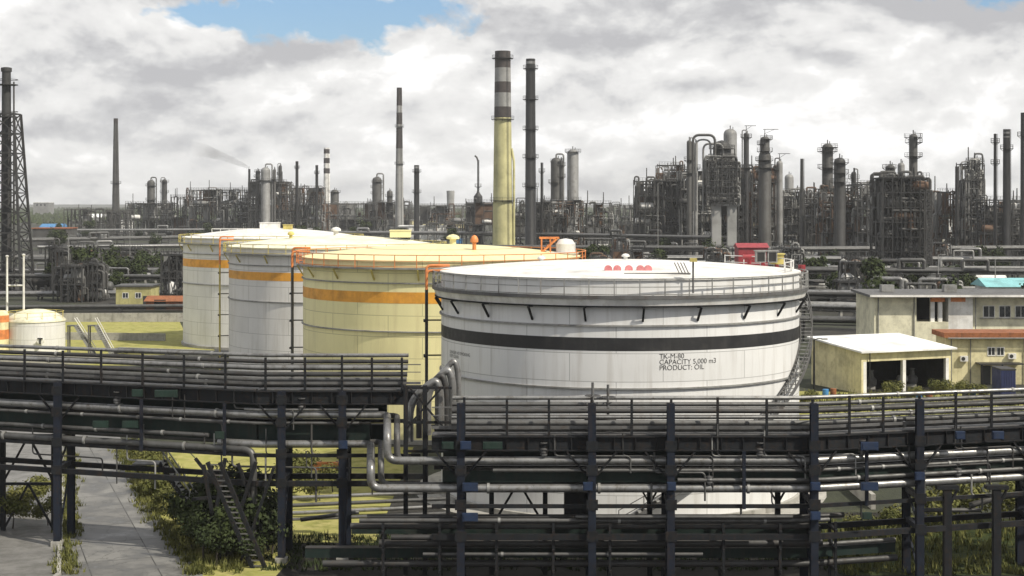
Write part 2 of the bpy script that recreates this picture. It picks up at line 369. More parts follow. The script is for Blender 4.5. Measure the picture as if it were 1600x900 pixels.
# ------------------------------------------------------------------ ground
def sheet(name, poly, z, m, label=None, kind='structure'):
    g = G(); g.add([(x, y, z) for x, y in poly], [tuple(range(len(poly)))])
    o = g.build(name, m, base=(poly[0][0], poly[0][1], z)); setp(o, kind=kind)
    if label: o['label'] = label
    return o
g = G(); n = 14
xs = [-9000, -4000, -1500, -500, -120, 0, 120, 500, 1500, 4000, 9000]; ys = [-300, 40, 120, 250, 600, 1500, 4000, 14000]
vs = [(x, y, 0) for y in ys for x in xs]; k = len(xs)
g.add(vs, [(j * k + i, j * k + i + 1, (j + 1) * k + i + 1, (j + 1) * k + i) for j in range(len(ys) - 1) for i in range(k - 1)])
setp(g.build('ground', M['ground']), kind='structure')
# road under the left rack
sheet('road', [(-23.8, 60), (-17.2, 60), (-16.9, 84), (-24.5, 104), (-31.8, 126), (-36, 140), (-47, 150), (-40.5, 140), (-36.2, 125), (-24.6, 84)], .006, M['road'])
sheet('yard', [(-70, 60), (-23.8, 60), (-24.6, 84), (-36.2, 125), (-44, 145), (-70, 145)], .004, M['asphalt'])
for dx, lab in ((0, 'low concrete kerb along the left edge of the road'),):
    g = G(); pts = [(-24.0, 62), (-24.8, 84), (-36.4, 125)]
    for p, q in zip(pts, pts[1:]): g.bar(Vector((*p, .07)), Vector((*q, .07)), .25, .14)
    setp(g.build('kerb', M['concrete'], base=(-24, 62, 0)), lab, kind='structure')
# yard below and behind the near rack, its shade painted into the ground colour
sheet('yard', [(-17, 55), (60, 55), (60, 100), (38, 101), (-4, 101), (-15, 96)], .004, M['shade_ground'])
# concrete pad round the big tank, and lawns
sheet('tank_pad', [(7.65 + 14.6 * math.cos(a * PI / 24), 110 + 14.6 * math.sin(a * PI / 24)) for a in range(48)], .008, M['concrete'])
sheet('lawn', [(-92, 192), (-30, 192), (-38, 205), (-48, 228), (-60, 275), (-120, 275)], .004, M['grass'], 'yellowing lawn to the left of the pale tanks')
sheet('lawn', [(-15.5, 92), (-8.2, 92), (-8.2, 128), (-27.2, 128), (-18.6, 104)], .008, M['grass'], 'strip of yellowing grass behind the left rack')
sheet('lawn', [(26, 140), (62, 140), (70, 161), (30, 166)], .004, M['grass'], 'yellowing grass in front of the white roofed garage')
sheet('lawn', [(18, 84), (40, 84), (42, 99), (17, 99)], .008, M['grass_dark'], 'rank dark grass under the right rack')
sheet('verge', [(-17.2, 70), (-13.8, 70), (-12.6, 88), (-18.5, 104), (-27, 127), (-31.9, 126), (-24.4, 104), (-16.9, 84)], .008, M['grass'], 'grass verge along the road edge')

def tufts(name, label, pts, h, m, n=6, seed=1):
    rnd = random.Random(seed); g = G()
    for x, y in pts:
        for i in range(n):
            a = rnd.uniform(0, 2 * PI); hh = h * rnd.uniform(.5, 1.2); b = Vector((x + rnd.uniform(-.2, .2), y + rnd.uniform(-.2, .2), 0))
            t = b + Vector((math.cos(a) * hh * .5, math.sin(a) * hh * .5, hh)); s = Vector((-math.sin(a), math.cos(a), 0)) * .05
            g.add([b - s, b + s, t], [(0, 1, 2)])
    setp(g.build(name, m, base=(pts[0][0], pts[0][1], 0)), label, 'grass', None, 'stuff')
rnd = random.Random(5)
def poly_pts(poly, n):
    out = []; x0 = min(p[0] for p in poly); x1 = max(p[0] for p in poly); y0 = min(p[1] for p in poly); y1 = max(p[1] for p in poly)
    while len(out) < n:
        x, y = rnd.uniform(x0, x1), rnd.uniform(y0, y1); c = False; j = len(poly) - 1
        for i in range(len(poly)):
            a, b = poly[i], poly[j]
            if (a[1] > y) != (b[1] > y) and x < (b[0] - a[0]) * (y - a[1]) / (b[1] - a[1]) + a[0]: c = not c
            j = i
        if c: out.append((x, y))
    return out
tufts('grass', 'yellow green grass tufts on the road verge', poly_pts([(-18, 84), (-15, 84), (-14.6, 88), (-20.5, 104), (-29, 127), (-32, 127), (-24, 104), (-17.2, 88)], 900), .55, M['leaf_y'], 6, 2)
tufts('grass', 'dull green grass tufts growing below the right rack', poly_pts([(18, 84), (34, 84), (34, 98), (17, 98)], 900), .5, M['leaf_y'], 6, 3)
tufts('grass', 'dark weeds along the foot of the big tank pad', poly_pts([(-14, 85), (18, 85), (18, 93), (-14, 94)], 1100), .35, M['leaf'], 6, 4)
tufts('grass', 'straw coloured grass in front of the garage', poly_pts([(28, 141), (60, 141), (66, 160), (31, 164)], 1200), .6, M['leaf_y'], 6, 6)

edge = [(-16.9, 84), (-24.5, 104), (-31.8, 126)]; edge2 = [(-24.6, 84), (-36.2, 125)]
ep = []
for ed, sgn in ((edge, -1), (edge2, 1)):
    for (xa_, ya_), (xb_, yb_) in zip(ed, ed[1:]):
        for k in range(int((yb_ - ya_) * 14)):
            u = rnd.random(); ep.append((xa_ + (xb_ - xa_) * u + sgn * abs(rnd.gauss(0, .45)) * (1 if rnd.random() < .7 else -.6), ya_ + (yb_ - ya_) * u))
tufts('grass', 'ragged grass creeping over both edges of the road', ep, .35, M['leaf_y'], 6, 9)

# ------------------------------------------------------------------ storage tanks
def ring_pts(c, r, z, n, a0=0, a1=2 * PI):
    return [Vector((c[0] + r * math.cos(a0 + (a1 - a0) * i / n), c[1] + r * math.sin(a0 + (a1 - a0) * i / n), z)) for i in range(n + 1)]
def seg_ring(g, c, r, z, w, h, n=72, a0=0, a1=2 * PI):
    p = ring_pts(c, r, z, n, a0, a1)
    for i in range(n): g.bar(p[i], p[i + 1], w, h)
def tank(label, X, Y, R, zt, zw, stripe, shell, roofm, stripem, railm, brm, apex, group, nposts=44, nbr=20, deep=False):
    c = (X, Y); t = thing('storage_tank', label, 'storage tank', (X, Y, 0), group)
    G().lathe([(R + .25, 0), (R + .25, .35), (R, .36)], (X, Y, 0), 96).build('foundation', M['concrete'], t)
    G().lathe([(R, .3), (R, zt)], (X, Y, 0), 128).build('shell', shell, t)
    # low dome of overlapping plates
    pr = []
    for i in range(13):
        u = i / 12; pr.append((max(R * (1 - u) + .12 * (1 - u), .02), zt + .02 + (apex - zt) * math.sin(u * PI / 2) ** .92))
    rg = G().lathe([(R + .12, zt - .1), (R + .12, zt + .02)] + pr[1:], (X, Y, 0), 96, split=60); rf = rg.build('roof', roofm, t)
    G().lathe([(R + .004, stripe[0]), (R + .012, stripe[0]), (R + .012, stripe[1]), (R + .004, stripe[1])], (X, Y, 0), 128).build('stripe', stripem, t)
    sg = G()
    for z in (stripe[1] + .75, stripe[0] - 2.4): sg.lathe([(R, z - .06), (R + .14, z - .05), (R + .14, z + .05), (R, z + .06)], (X, Y, 0), 96)
    sg.build('stiffener_ring', M['steel_lite'], t)
    wk = G().lathe([(R, zw - .12), (R + .62, zw - .12), (R + .62, zw + .02), (R, zw + .02)], (X, Y, 0), 96)
    wo = wk.build('walkway', M['steel_lite'], t)
    if deep:
        G().lathe([(R + .56, zw - .123), (R + .4, zw - .6), (R + .02, zw - .62)], (X, Y, 0), 96).build('wind_girder', M['white'], t)
        G().lathe([(R + .4, zw - .603), (R + .46, zw - .61), (R + .46, zw - .7), (R + .02, zw - .7)], (X, Y, 0), 96).build('girder_lip', M['steel'], t)
        G().lathe([(R + .62, zw - .16), (R + .66, zw - .16), (R + .66, zw + .06), (R + .625, zw + .06)], (X, Y, 0), 96).build('toe_board', M['steel_mid'], t)
    proto = None
    for i in range(nbr):
        a = 2 * PI * (i + .5) / nbr + .05; d = Vector((math.cos(a), math.sin(a), 0)); o = Vector((X, Y, 0))
        zl = zw - (.55 if deep else 0); b = G().bar(o + d * (R + .02) + Vector((0, 0, zl - 1.05)), o + d * (R + .58) + Vector((0, 0, zl - .17)), .12).bar(o + d * (R + .58) + Vector((0, 0, zl - .17)), o + d * (R + .04) + Vector((0, 0, zl - .17)), .1)
        b.build('bracket', brm, t)
    rl = G()
    for z, k in ((zw + 1.1, .07), (zw + .6, .05), (zw + .12, .06)): seg_ring(rl, c, R + .6, z, k, k, 88)
    rl.build('handrail', railm, t)
    for i in range(nposts):
        a = 2 * PI * i / nposts + .03; p = Vector((X + (R + .6) * math.cos(a), Y + (R + .6) * math.sin(a), zw))
        G().bar(p, p + Vector((0, 0, 1.13)), .075).build('rail_post', railm, t)
    return t, rf
def stair(t, X, Y, R, a0, a1, z0, z1, m, treadm, w=.8):
    """spiral stair hugging the shell; angles measured from the -Y front towards +X"""
    n = int((z1 - z0) / .22); pt = lambda a, r, z: Vector((X + r * math.sin(a), Y - r * math.cos(a), z))
    gs, gs2, gt, gr = G(), G(), G(), G()
    for i in range(n):
        u0, u1 = i / n, (i + 1) / n; b0 = a0 + (a1 - a0) * u0; b1 = a0 + (a1 - a0) * u1; y0 = z0 + (z1 - z0) * u0; y1 = z0 + (z1 - z0) * u1
        for q, r in ((gs, R + .1), (gs2, R + .1 + w)): q.bar(pt(b0, r, y0), pt(b1, r, y1), .06, .26)
        bm = (b0 + b1) / 2
        gt.bar(pt(bm, R + .12, y1), pt(bm, R + .08 + w, y1), .26, .04)
        for h in (.55, 1.05): gr.bar(pt(b0, R + .1 + w, y0 + h), pt(b1, R + .1 + w, y1 + h), .05)
        if i % 4 == 0: gr.bar(pt(b0, R + .1 + w, y0), pt(b0, R + .1 + w, y0 + 1.07), .06)
    st = gs.build('staircase', m, t); gs2.build('stringer', m, st); gt.build('treads', treadm, st); gr.build('stair_rail', m, st)
def riser(t, X, Y, R, ang, ztop, m, topm, zs):
    d = Vector((math.sin(ang), -math.cos(ang), 0)); o = Vector((X, Y, 0)); q = Vector((-d.y, d.x, 0))
    for k, (off, zz) in enumerate(((-.22, ztop), (.22, ztop - .35))):
        b = o + d * (R + 1.05) + q * off
        r = G().tube([b, b + Vector((0, 0, zs))], .11, 8).build('riser_pipe', m, t)
        G().tube([b + Vector((0, 0, zs)), b + Vector((0, 0, zz)), o + d * (R - .6) + q * off + Vector((0, 0, zz))], .1, 8, .35).build('top_bend', topm, r)
    for z in (2, 4.5, 7, 9.5, 12):
        G().bar(o + d * R + q * -.4 + Vector((0, 0, z)), o + d * (R + 1.15) + q * -.4 + Vector((0, 0, z)), .1).bar(o + d * (R + 1.2) + q * -.55 + Vector((0, 0, z)), o + d * (R + 1.2) + q * .55 + Vector((0, 0, z)), .14).build('pipe_clamp', M['steel'], t)
def roof_box(t, X, Y, dx, dy, w, d, h, z, m, name='roof_vent'):
    g = G().bb(X + dx - w / 2, X + dx + w / 2, Y + dy - d / 2, Y + dy + d / 2, z, z + h)
    g.bb(X + dx - w / 2 - .08, X + dx + w / 2 + .08, Y + dy - d / 2 - .08, Y + dy + d / 2 + .08, z + h + .003, z + h + .09)
    return g.build(name, m, t)
def mushroom(t, X, Y, dx, dy, z, r, h, m, name='roof_vent'):
    return G().lathe([(r * .5, z), (r * .5, z + h * .55), (r, z + h * .6), (r, z + h * .8), (r * .6, z + h), (.02, z + h * 1.08)], (X + dx, Y + dy, 0), 16).build(name, m, t)

RT = 12.7
# the near tank -----------------------------------------------------
DX, DY = 7.65, 110.0
tD, rD = tank('large white tank with a black band and grey railed walkway, nearest of the four tanks', DX, DY, RT, 15.55, 14.45, (10.97, 11.8), M['shell_d'], M['white'], M['black'], M['steel_lite'], M['steel'], 16.25, None, 52, 22, True)
stair(tD, DX, DY, RT, R_(-4), R_(104), 0.0, 14.45, M['steel_mid'], M['steel_lite'])
riser(tD, DX, DY, RT, R_(-86), 15.9, M['pipe_dark'], M['orange'], 14.2)
for i, px in enumerate((950, 964, 982, 1000, 1012)):
    x = XP(px, 101.5) - DX; zz = 15.6
    g = G().cyl((DX + x, 101.2, zz), (DX + x, 101.2, zz + .4), .1, .1, 8).cyl((DX + x, 101.05, zz + .4), (DX + x, 101.35, zz + .4), .26, .26, 12)
    g.build('foam_pourer', M['pinkred'], tD)
for px in (1188, 1206):
    x = XP(px, 112.5) - DX
    b = roof_box(tD, DX, DY, x, 2.5, .7, .7, .8, 16.0, M['steel_lite'], 'hatch_box')
    G().bb(DX + x - .27, DX + x + .27, DY + 2.5 - .36, DY + 2.5 - .353, 16.07, 16.73).build('opening', M['dark'], b)
roof_box(tD, DX, DY, XP(1218, 112) - DX, 3.2, .9, .9, .7, 15.85, M['yellowrail'], 'hatch_box')
mushroom(tD, DX, DY, 0.6, 1.5, 16.15, .3, .5, M['white'])
mushroom(tD, DX, DY, -5.5, 2.5, 15.95, .3, .5, M['white'])
gg = G(); a0 = Vector((DX + 3.2, DY - 10.6, 15.75))
for k in range(4): gg.bar(a0 + Vector((.2 * k, 0, 0)), a0 + Vector((.2 * k - .35, 0, .75)), .06)
gg.bar(a0 + Vector((-3.6, 0, .02)), a0 + Vector((.7, 0, .02)), .12); gg.build('roof_pipe', M['steel_mid'], tD)
p = P(1083, 458, 97.2)
l = G().tube([p, p + Vector((0, 0, 2.05))], .06, 8).build('lamp_pole', M['steel_mid'], tD)
G().box(p + Vector((0, -.1, 2.1)), (.42, .5, .22)).build('lamp_head', M['yellowrail'], l)
rl = G(); z = 15.95
for i in range(9):
    a = R_(28 + 9 * i); q = Vector((DX + (RT - .4) * math.cos(a - PI / 2 + .6), DY + (RT - .4) * math.sin(a - PI / 2 + .6), 15.2)); rl.bar(q, q + Vector((0, 0, 1.15)), .07)
    if i: rl.bar(lastq + Vector((0, 0, 1.1)), q + Vector((0, 0, 1.1)), .06).bar(lastq + Vector((0, 0, .6)), q + Vector((0, 0, .6)), .05)
    lastq = q
rl.build('roof_railing', M['white'], tD)
for k, a in enumerate((58, 66, 76)):
    q = Vector((DX + (RT - .5) * math.sin(R_(a)), DY + (RT - .5) * math.cos(R_(a)), 15.5)); G().cyl(q, q + Vector((0, 0, .7)), .16, .16, 8).cyl(q + Vector((-.5, 0, .75)), q + Vector((.5, 0, .75)), .2, .2, 10).build('foam_pourer', M['red'], tD)
wn = G()   # pipe stub and nozzle on the right
q = Vector((DX + RT * .985, DY + 1.6, 14.9)); wn.tube([q, q + Vector((.9, 0, 0)), q + Vector((.9, 0, .5))], .12, 8, .25); wn.build('nozzle', M['white'], tD)
G().cyl(q + Vector((.9, 0, .5)), q + Vector((.9, 0, .95)), .26, .26, 10).build('red_valve', M['red'], tD)

def letters(txt, size, px, py, mat):
    """writing bent round the near tank's shell"""
    cu = bpy.data.curves.new('t', 'FONT'); cu.body = txt; cu.size = size; cu.space_line = .86; cu.offset = 0
    o = bpy.data.objects.new('t', cu); C.objects.link(o); bpy.context.view_layer.update()
    me = bpy.data.meshes.new_from_object(o.evaluated_get(bpy.context.evaluated_depsgraph_get()))
    bpy.data.objects.remove(o)
    Y = DY - RT
    for _ in range(20):
        a_start = math.asin(max(-.98, min(.98, (XP(px, Y) - DX) / RT))); Y = DY - RT * math.cos(a_start)
    z0 = ZP(py, Y)
    for v in me.vertices:
        a = a_start + v.co.x / RT
        r = RT + .012
        v.co = Vector((r * math.sin(a), -r * math.cos(a), z0 + v.co.y))
    me.name = 'lettering'; me.materials.append(mat)
    ob = bpy.data.objects.new('lettering', me); C.objects.link(ob); ob.parent = tD
for i, s_ in enumerate(('TK-M-80', 'CAPACITY 5,000 m3', 'PRODUCT: OIL')): letters(s_, .45, 1030, 560.5 + 9 * i, M['lettering'])
for i, s_ in enumerate(('DANGER NO SMOKING', 'KEEP CLEAR')): letters(s_, .3, 703, 551 + 6 * i, M['steel_mid'])

# the three pale tanks behind ----------------------------------------
CX, CY = -6.5, 142.0
tC, rC = tank('cream tank with an orange stripe and orange handrail, just behind the big white tank', CX, CY, RT, 15.45, 14.85, (11.85, 12.8), M['shell_c'], M['shell_c'], M['ochre'], M['orange'], M['yellowrail'], 16.5, 'row of orange striped storage tanks', 44, 20)
riser(tC, CX, CY, RT, R_(-88), 16.2, M['steel_mid'], M['orange'], 14.4)
BX, BY = -21.2, 185.0
tB, rB = tank('pale grey tank with an orange stripe, second of the row behind the cream tank', BX, BY, RT, 15.2, 14.5, (11.5, 12.45), M['shell_b'], M['cream_roof'], M['ochre'], M['yellowrail'], M['yellowrail'], 16.4, 'row of orange striped storage tanks', 36, 16)
riser(tB, BX, BY, RT, R_(-80), 16.3, M['yellowrail'], M['orange'], 13.0)
AX, AY = -35.0, 224.0
tA, rA = tank('pale tank with an orange stripe and white roof vents, farthest of the four tanks', AX, AY, RT, 15.4, 14.6, (11.3, 12.4), M['shell_a'], M['white'], M['ochre'], M['yellowrail'], M['yellowrail'], 16.6, 'row of orange striped storage tanks', 36, 16)
roof_box(tA, AX, AY, XP(422, 222) - AX, -2, 2.6, 2.4, 1.0, 16.4, M['white'])
roof_box(tA, AX, AY, XP(450, 222) - AX, -2, 1.2, 1.4, .8, 16.3, M['yellowrail'])
g = G()
for i in range(7): g.bar((AX - 7 + 1.2 * i, AY - 9, 15.9), (AX - 7 + 1.2 * i, AY - 9, 16.7), .07)
g.bar((AX - 7, AY - 9, 16.7), (AX + .2, AY - 9, 16.7), .07); g.build('roof_railing', M['white'], tA)
roof_box(tB, BX, BY, XP(625, 183) - BX, -1, 2.4, 2.2, .8, 16.2, M['shell_c'])
mushroom(tB, BX, BY, 0, 0, 16.35, .6, 1.0, M['white']); mushroom(tB, BX, BY, -5, -3, 16.0, .4, .9, M['yellowrail'])
# gauge platform at the right rim of the cream tank
gx, gy = XP(880, 141), 140.2
pl = roof_box(tC, CX, CY, gx - CX, gy - CY, 2.5, 2.2, .25, 15.5, M['white'], 'gauge_platform')
G().lathe([(.9, 15.75), (.9, 16.6), (.6, 17.0), (.05, 17.1)], (gx + .2, gy, 0), 16).build('gauge_drum', M['white'], pl)
g = G()
for sx in (-2.0, -1.2):
    for sy in (-.9, .9): g.bar((gx + sx, gy + sy, 15.2), (gx + sx, gy + sy, 17.2), .1)
g.bar((gx - 2.6, gy - .9, 15.3), (gx - .6, gy - .9, 17.1), .16).bar((gx - 2.6, gy + .9, 15.3), (gx - .6, gy + .9, 17.1), .16).bar((gx - 2.2, gy - .9, 17.15), (gx - .4, gy - .9, 17.15), .16).bar((gx - 2.2, gy + .9, 17.15), (gx - .4, gy + .9, 17.15), .16)
for k in range(7): g.bar((gx - 2.5 + .28 * k, gy - .9, 15.4 + .27 * k), (gx - 2.5 + .28 * k, gy + .9, 15.4 + .27 * k), .2, .05)
g.build('gangway', M['orange'], pl)
mushroom(tC, CX, CY, XP(742, 138) - CX, -6, 16.1, .35, 1.3, M['orange']); mushroom(tC, CX, CY, 1, 1, 16.45, .6, .9, M['shell_c'])
# ------------------------------------------------------------------ pipe racks in front
LP = [(-40.0, 95.6), (-14.5, 87.0), (-5.2, 87.0)]
RP = [(-4.2, 80.0), (15.67, 80.0), (34.0, 85.2)]
def yat(path, X):
    for (x0, y0), (x1, y1) in zip(path, path[1:]):
        if X <= x1 or (x1, y1) == path[-1]: return y0 + (y1 - y0) * (X - x0) / (x1 - x0)
def xat(path, px):
    Y = 85.0
    for _ in range(30): Y = yat(path, XP(px, Y))
    return XP(px, Y)
def along(path, dy, z, x0=None, x1=None, sag=0.0):
    x0 = path[0][0] if x0 is None else x0; x1 = path[-1][0] if x1 is None else x1
    xs = [x0] + [p[0] for p in path if x0 + .5 < p[0] < x1 - .5] + [x1]
    return [Vector((x, yat(path, x) + dy, z)) for x in xs]
def run(g, path, dy, z, w, h, x0=None, x1=None):
    p = along(path, dy, z, x0, x1)
    for a, b in zip(p, p[1:]): g.bar(a, b, w, h)
DEEP = 2.8
def rack(label, path, dz, posts, cols, hangs):
    x0, x1 = path[0][0], path[-1][0]
    t = thing('pipe_rack', label, 'pipe rack', (cols and xat(path, cols[0]) or x0, yat(path, xat(path, cols[0])), 0))
    zt = 9.72 + dz
    for px in cols:
        x = xat(path, px); y = yat(path, x)
        for k, dy in enumerate((0.0, DEEP)):
            zc = zt + (1.7 if k == 0 and dz < 0 else -.02); g = G()        # H section
            g.bb(x - .2, x + .2, y + dy - .2, y + dy - .165, 0, zc).bb(x - .2, x + .2, y + dy + .165, y + dy + .2, 0, zc).bb(x - .02, x + .02, y + dy - .163, y + dy + .163, 0, zc)
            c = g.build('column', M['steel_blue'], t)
            if k == 0: G().bb(x - .32, x + .32, y - .32, y + .32, .0, .3).build('footing', M['concrete'], c)
        g = G()
        for z in (9.2, 8.0, 6.85, 6.2, 4.55): g.bb(x - .12, x + .12, y + .21, y + DEEP - .21, z + dz - .15, z + dz + .13)
        g.bar((x, y + .2, 4.7 + dz), (x, y + DEEP - .2, 6.1 + dz), .1); g.bar((x, y + .2, .5), (x, y + DEEP - .2, 4.3 + dz), .1)
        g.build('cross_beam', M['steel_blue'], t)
    for dy in (.4, DEEP + .25):
        g = G()
        run(g, path, dy, 9.64 + dz, .34, .06); run(g, path, dy, 8.92 + dz, .34, .06); run(g, path, dy, 9.28 + dz, .03, .66)
        p = along(path, dy, 9.28 + dz); L = x1 - x0; n = int(L / 1.1)
        for i in range(n):
            x = x0 + L * (i + .5) / n; y = yat(path, x) + dy; g.bb(x - .02, x + .02, y - .14, y + .14, 8.96 + dz, 9.6 + dz)
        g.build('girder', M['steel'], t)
    g = G()
    for dy in (.25, DEEP - .2): run(g, path, dy, 4.42 + dz, .2, .3)
    run(g, path, .35, 6.0 + dz, .14, .2); run(g, path, DEEP + .1, 7.6 + dz, .14, .22)
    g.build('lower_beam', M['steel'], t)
    g = G(); run(g, path, 1.0, 9.71 + dz, .9, .05); g.build('walkway', M['steel_mid'], t)
    for i, px in enumerate(posts):
        x = xat(path, px); y = yat(path, x) + .42; h = 1.86 + (.13 if i % 3 == 0 else 0)
        G().bar((x, y, 9.68 + dz), (x, y, 9.7 + dz + h), .13, .1).build('rail_post', M['steel'], t)
    g = G()
    run(g, path, .52, 11.15 + dz, .055, .055); run(g, path, .52, 10.72 + dz, .045, .045); run(g, path, .52, 10.1 + dz, .04, .15)
    g.build('handrail', M['steel_mid'], t)
    for px in hangs:
        x = xat(path, px); y = yat(path, x) + .12
        G().bar((x, y, 5.9 + dz), (x, y, 8.9 + dz), .18, .14).build('hanger', M['steel_blue'], t)
    for px in cols:
        x = xat(path, px); y = yat(path, x)
        for s in (-1, 1):
            xx = x + s * 1.3
            if x0 < xx < x1: G().bar((x, y + .3, 7.3 + dz), (xx, yat(path, xx) + .3, 8.85 + dz), .1).build('knee_brace', M['steel'], t)
        for z in (9.25, 8.0, 6.2, 4.55):
            g = G().bb(x - .3, x + .3, y - .235, y - .205, z + dz - .3, z + dz + .25)
            for bx in (-.22, .22):
                for bz in (-.2, .15): g.cyl((x + bx, y - .26, z + dz + bz), (x + bx, y - .234, z + dz + bz), .04, .04, 6)
            g.build('gusset_plate', M['steel'], t)
    return t
lposts = [-20, 35, 95, 155, 220, 285, 350, 413, 475, 533, 580, 627]
rposts = [725, 792, 858, 925, 988, 1050, 1123, 1200, 1272, 1330, 1383, 1440, 1497, 1553, 1610]
RL = rack('dark steel pipe rack crossing the left half in front of the orange striped tanks', LP, 0.0, lposts, [-45, 90, 440, 535], [220, 350])
RR = rack('dark steel pipe rack crossing the right half in front of the black banded tank', RP, -1.5, rposts, [720, 925, 1048, 1272, 1437, 1620], [1163, 1355])

def blotch_box(rk, path, px, py, w, h, m):  # added boxes that stand in for stray blue and green colour blotches
    x = xat(path, px); y = yat(path, x) - .36; z = ZP(py, y); g = G().box((x, y, z), (w, .2, h)); b = g.build('colour_blotch_box', m, rk)
    G().box((x, y - .115, z), (w * .8, .025, h * .8)).build('cover', m, b)
for px, py, w in ((728, 696, .55), (735, 761, .8), (735, 808, .8), (918, 760, .5), (1048, 760, .45), (1272, 760, .5), (1272, 806, .5), (1356, 697, .9), (1356, 760, .9), (1434, 744, .5), (1497, 680, .5), (1556, 680, .6)): blotch_box(RR, RP, px, py, w, .42, M['blue_box'])
for px, py, w in ((655, 696, .6), (770, 696, 1.0), (1352, 806, .5)): blotch_box(RR, RP, max(px, 700), py, w, .36, M['green_box'])
for px, py, w in ((217, 614, .6), (262, 615, 1.3), (160, 663, .9), (206, 663, .9), (345, 680, .5)): blotch_box(RL, LP, px, py, w, .4, M['green_box'])
blotch_box(RL, LP, 537, 695, .5, .45, M['blue_box'])

# tower bents at the left end, cross braced
def bent(label, xa, xb, Y, z0, z1, nb, inv=False):
    t = thing('braced_trestle', label, 'trestle', (xa, Y, 0)); 
    for x in (xa, xb): G().bb(x - .13, x + .13, Y - .13, Y + .13, z0, z1).build('leg', M['steel'], t)
    g = G(); h = (z1 - z0) / nb; xm = (xa + xb) / 2
    for i in range(nb):
        a, b = z0 + h * i, z0 + h * (i + 1)
        g.bar((xa, Y, b - .1), (xb, Y, b - .1), .16)
        g.bar((xa, Y - .02, a), (xm, Y - .02, b - .12), .12).bar((xb, Y + .02, a), (xm, Y + .02, b - .12), .12)
    g.build('bracing', M['steel'], t); return t
for xa, xb, Y, lab in ((XP(5, 95.5), XP(84, 95.5), 95.5, 'cross braced steel trestle under the far left end of the pipe rack'),
                       (XP(-80, 96.5), XP(-2, 96.5), 96.5, 'cross braced steel trestle cut by the left edge of the picture')):
    bent(lab, xa, xb, Y, 0, 6.0, 2)
bent('dark braced trestle with inverted V struts below the near rack', XP(768, 84), XP(852, 84), 84.2, 0, 5.2, 2)
t = thing('ladder', 'dark sloping access ladder leaning on the left rack beside the shrubs', 'ladder', (XP(395, 86), 85.8, 0))
pa, pb = P(334, 722, 86.0), P(412, 905, 85.6)
for dx in (-.35, .35): G().bar(pa + Vector((dx, 0, 0)), pb + Vector((dx, 0, 0)), .16, .22).build('stile', M['steel'], t)
g = G()
for i in range(22): q = pa.lerp(pb, (i + .5) / 22); g.bar(q - Vector((.35, 0, 0)), q + Vector((.35, 0, 0)), .07)
g.build('rungs', M['steel_mid'], t)
rs = random.Random(8)
for k, (pa_, ya, pb_, yb, Y) in enumerate(((305, 716, 372, 800, 88.2), (318, 726, 345, 880, 87.6), (352, 716, 330, 840, 87.9), (300, 780, 398, 770, 88.4), (372, 724, 420, 860, 87.4), (318, 828, 420, 812, 88.0), (400, 722, 352, 872, 87.2), (428, 730, 372, 890, 86.6))):
    g = G().bar(P(pa_, ya, Y), P(pb_, yb, Y), .2, .16); setp(g.build('strut', M['steel'], base=P(pb_, yb, Y)), 'dark loose steel strut propped among the shrubs beside the staircase', 'strut', 'loose struts among the shrubs')
t = thing('steel_staircase', 'steel staircase with light treads going down beside the road verge', 'staircase', (XP(345, 89), 89, 0))
pa, pb = P(252, 722, 92.5), P(352, 868, 89.0)
for dy in (-.5, .5):
    G().bar(pa + Vector((0, dy, 0)), pb + Vector((0, dy, 0)), .07, .3).build('stringer', M['steel'], t)
    G().bar(pa + Vector((0, dy, 1)), pb + Vector((0, dy, 1)), .06).build('handrail', M['steel_lite'], t)
g = G(); gp = G()
for i in range(24):
    q = pa.lerp(pb, (i + .5) / 24); g.box(q + Vector((0, 0, .02)), (.3, .94, .05))
    if i % 5 == 1:
        for dy in (-.5, .5): gp.bar(q + Vector((0, dy, 0)), q + Vector((0, dy, 1)), .06)
g.build('treads', M['steel_lite'], t); gp.build('balusters', M['steel_lite'], t)
G().bb(pa.x - 1.6, pa.x, pa.y - .6, pa.y + .6, pa.z - .1, pa.z).build('landing', M['steel_mid'], t)

def valve(label, base, h, r, m):
    t = thing('gate_valve', label, 'valve', base); b = Vector(base)
    G().cyl(b, b + Vector((0, 0, h * .5)), r, r, 12).cyl(b + Vector((0, 0, h * .12)), b + Vector((0, 0, h * .2)), r * 1.7, r * 1.7, 14).cyl(b + Vector((0, 0, h * .4)), b + Vector((0, 0, h * .48)), r * 1.7, r * 1.7, 14).lathe([(r * 1.5, h * .2), (r * 1.9, h * .3), (r * 1.5, h * .4)], b, 14).build('body', m, t)
    G().cyl(b + Vector((0, 0, h * .5)), b + Vector((0, 0, h)), r * .28, r * .28, 8).build('stem', M['steel_mid'], t)
    g = G(); p = ring_pts((b.x, b.y), r * 1.5, b.z + h * .8, 16)
    for i in range(16): g.bar(p[i], p[i + 1], .05)
    for i in (0, 4, 8, 12): g.bar(p[i], Vector((b.x, b.y, b.z + h * .8)), .05)
    g.build('handwheel', M['steel_mid'], t)
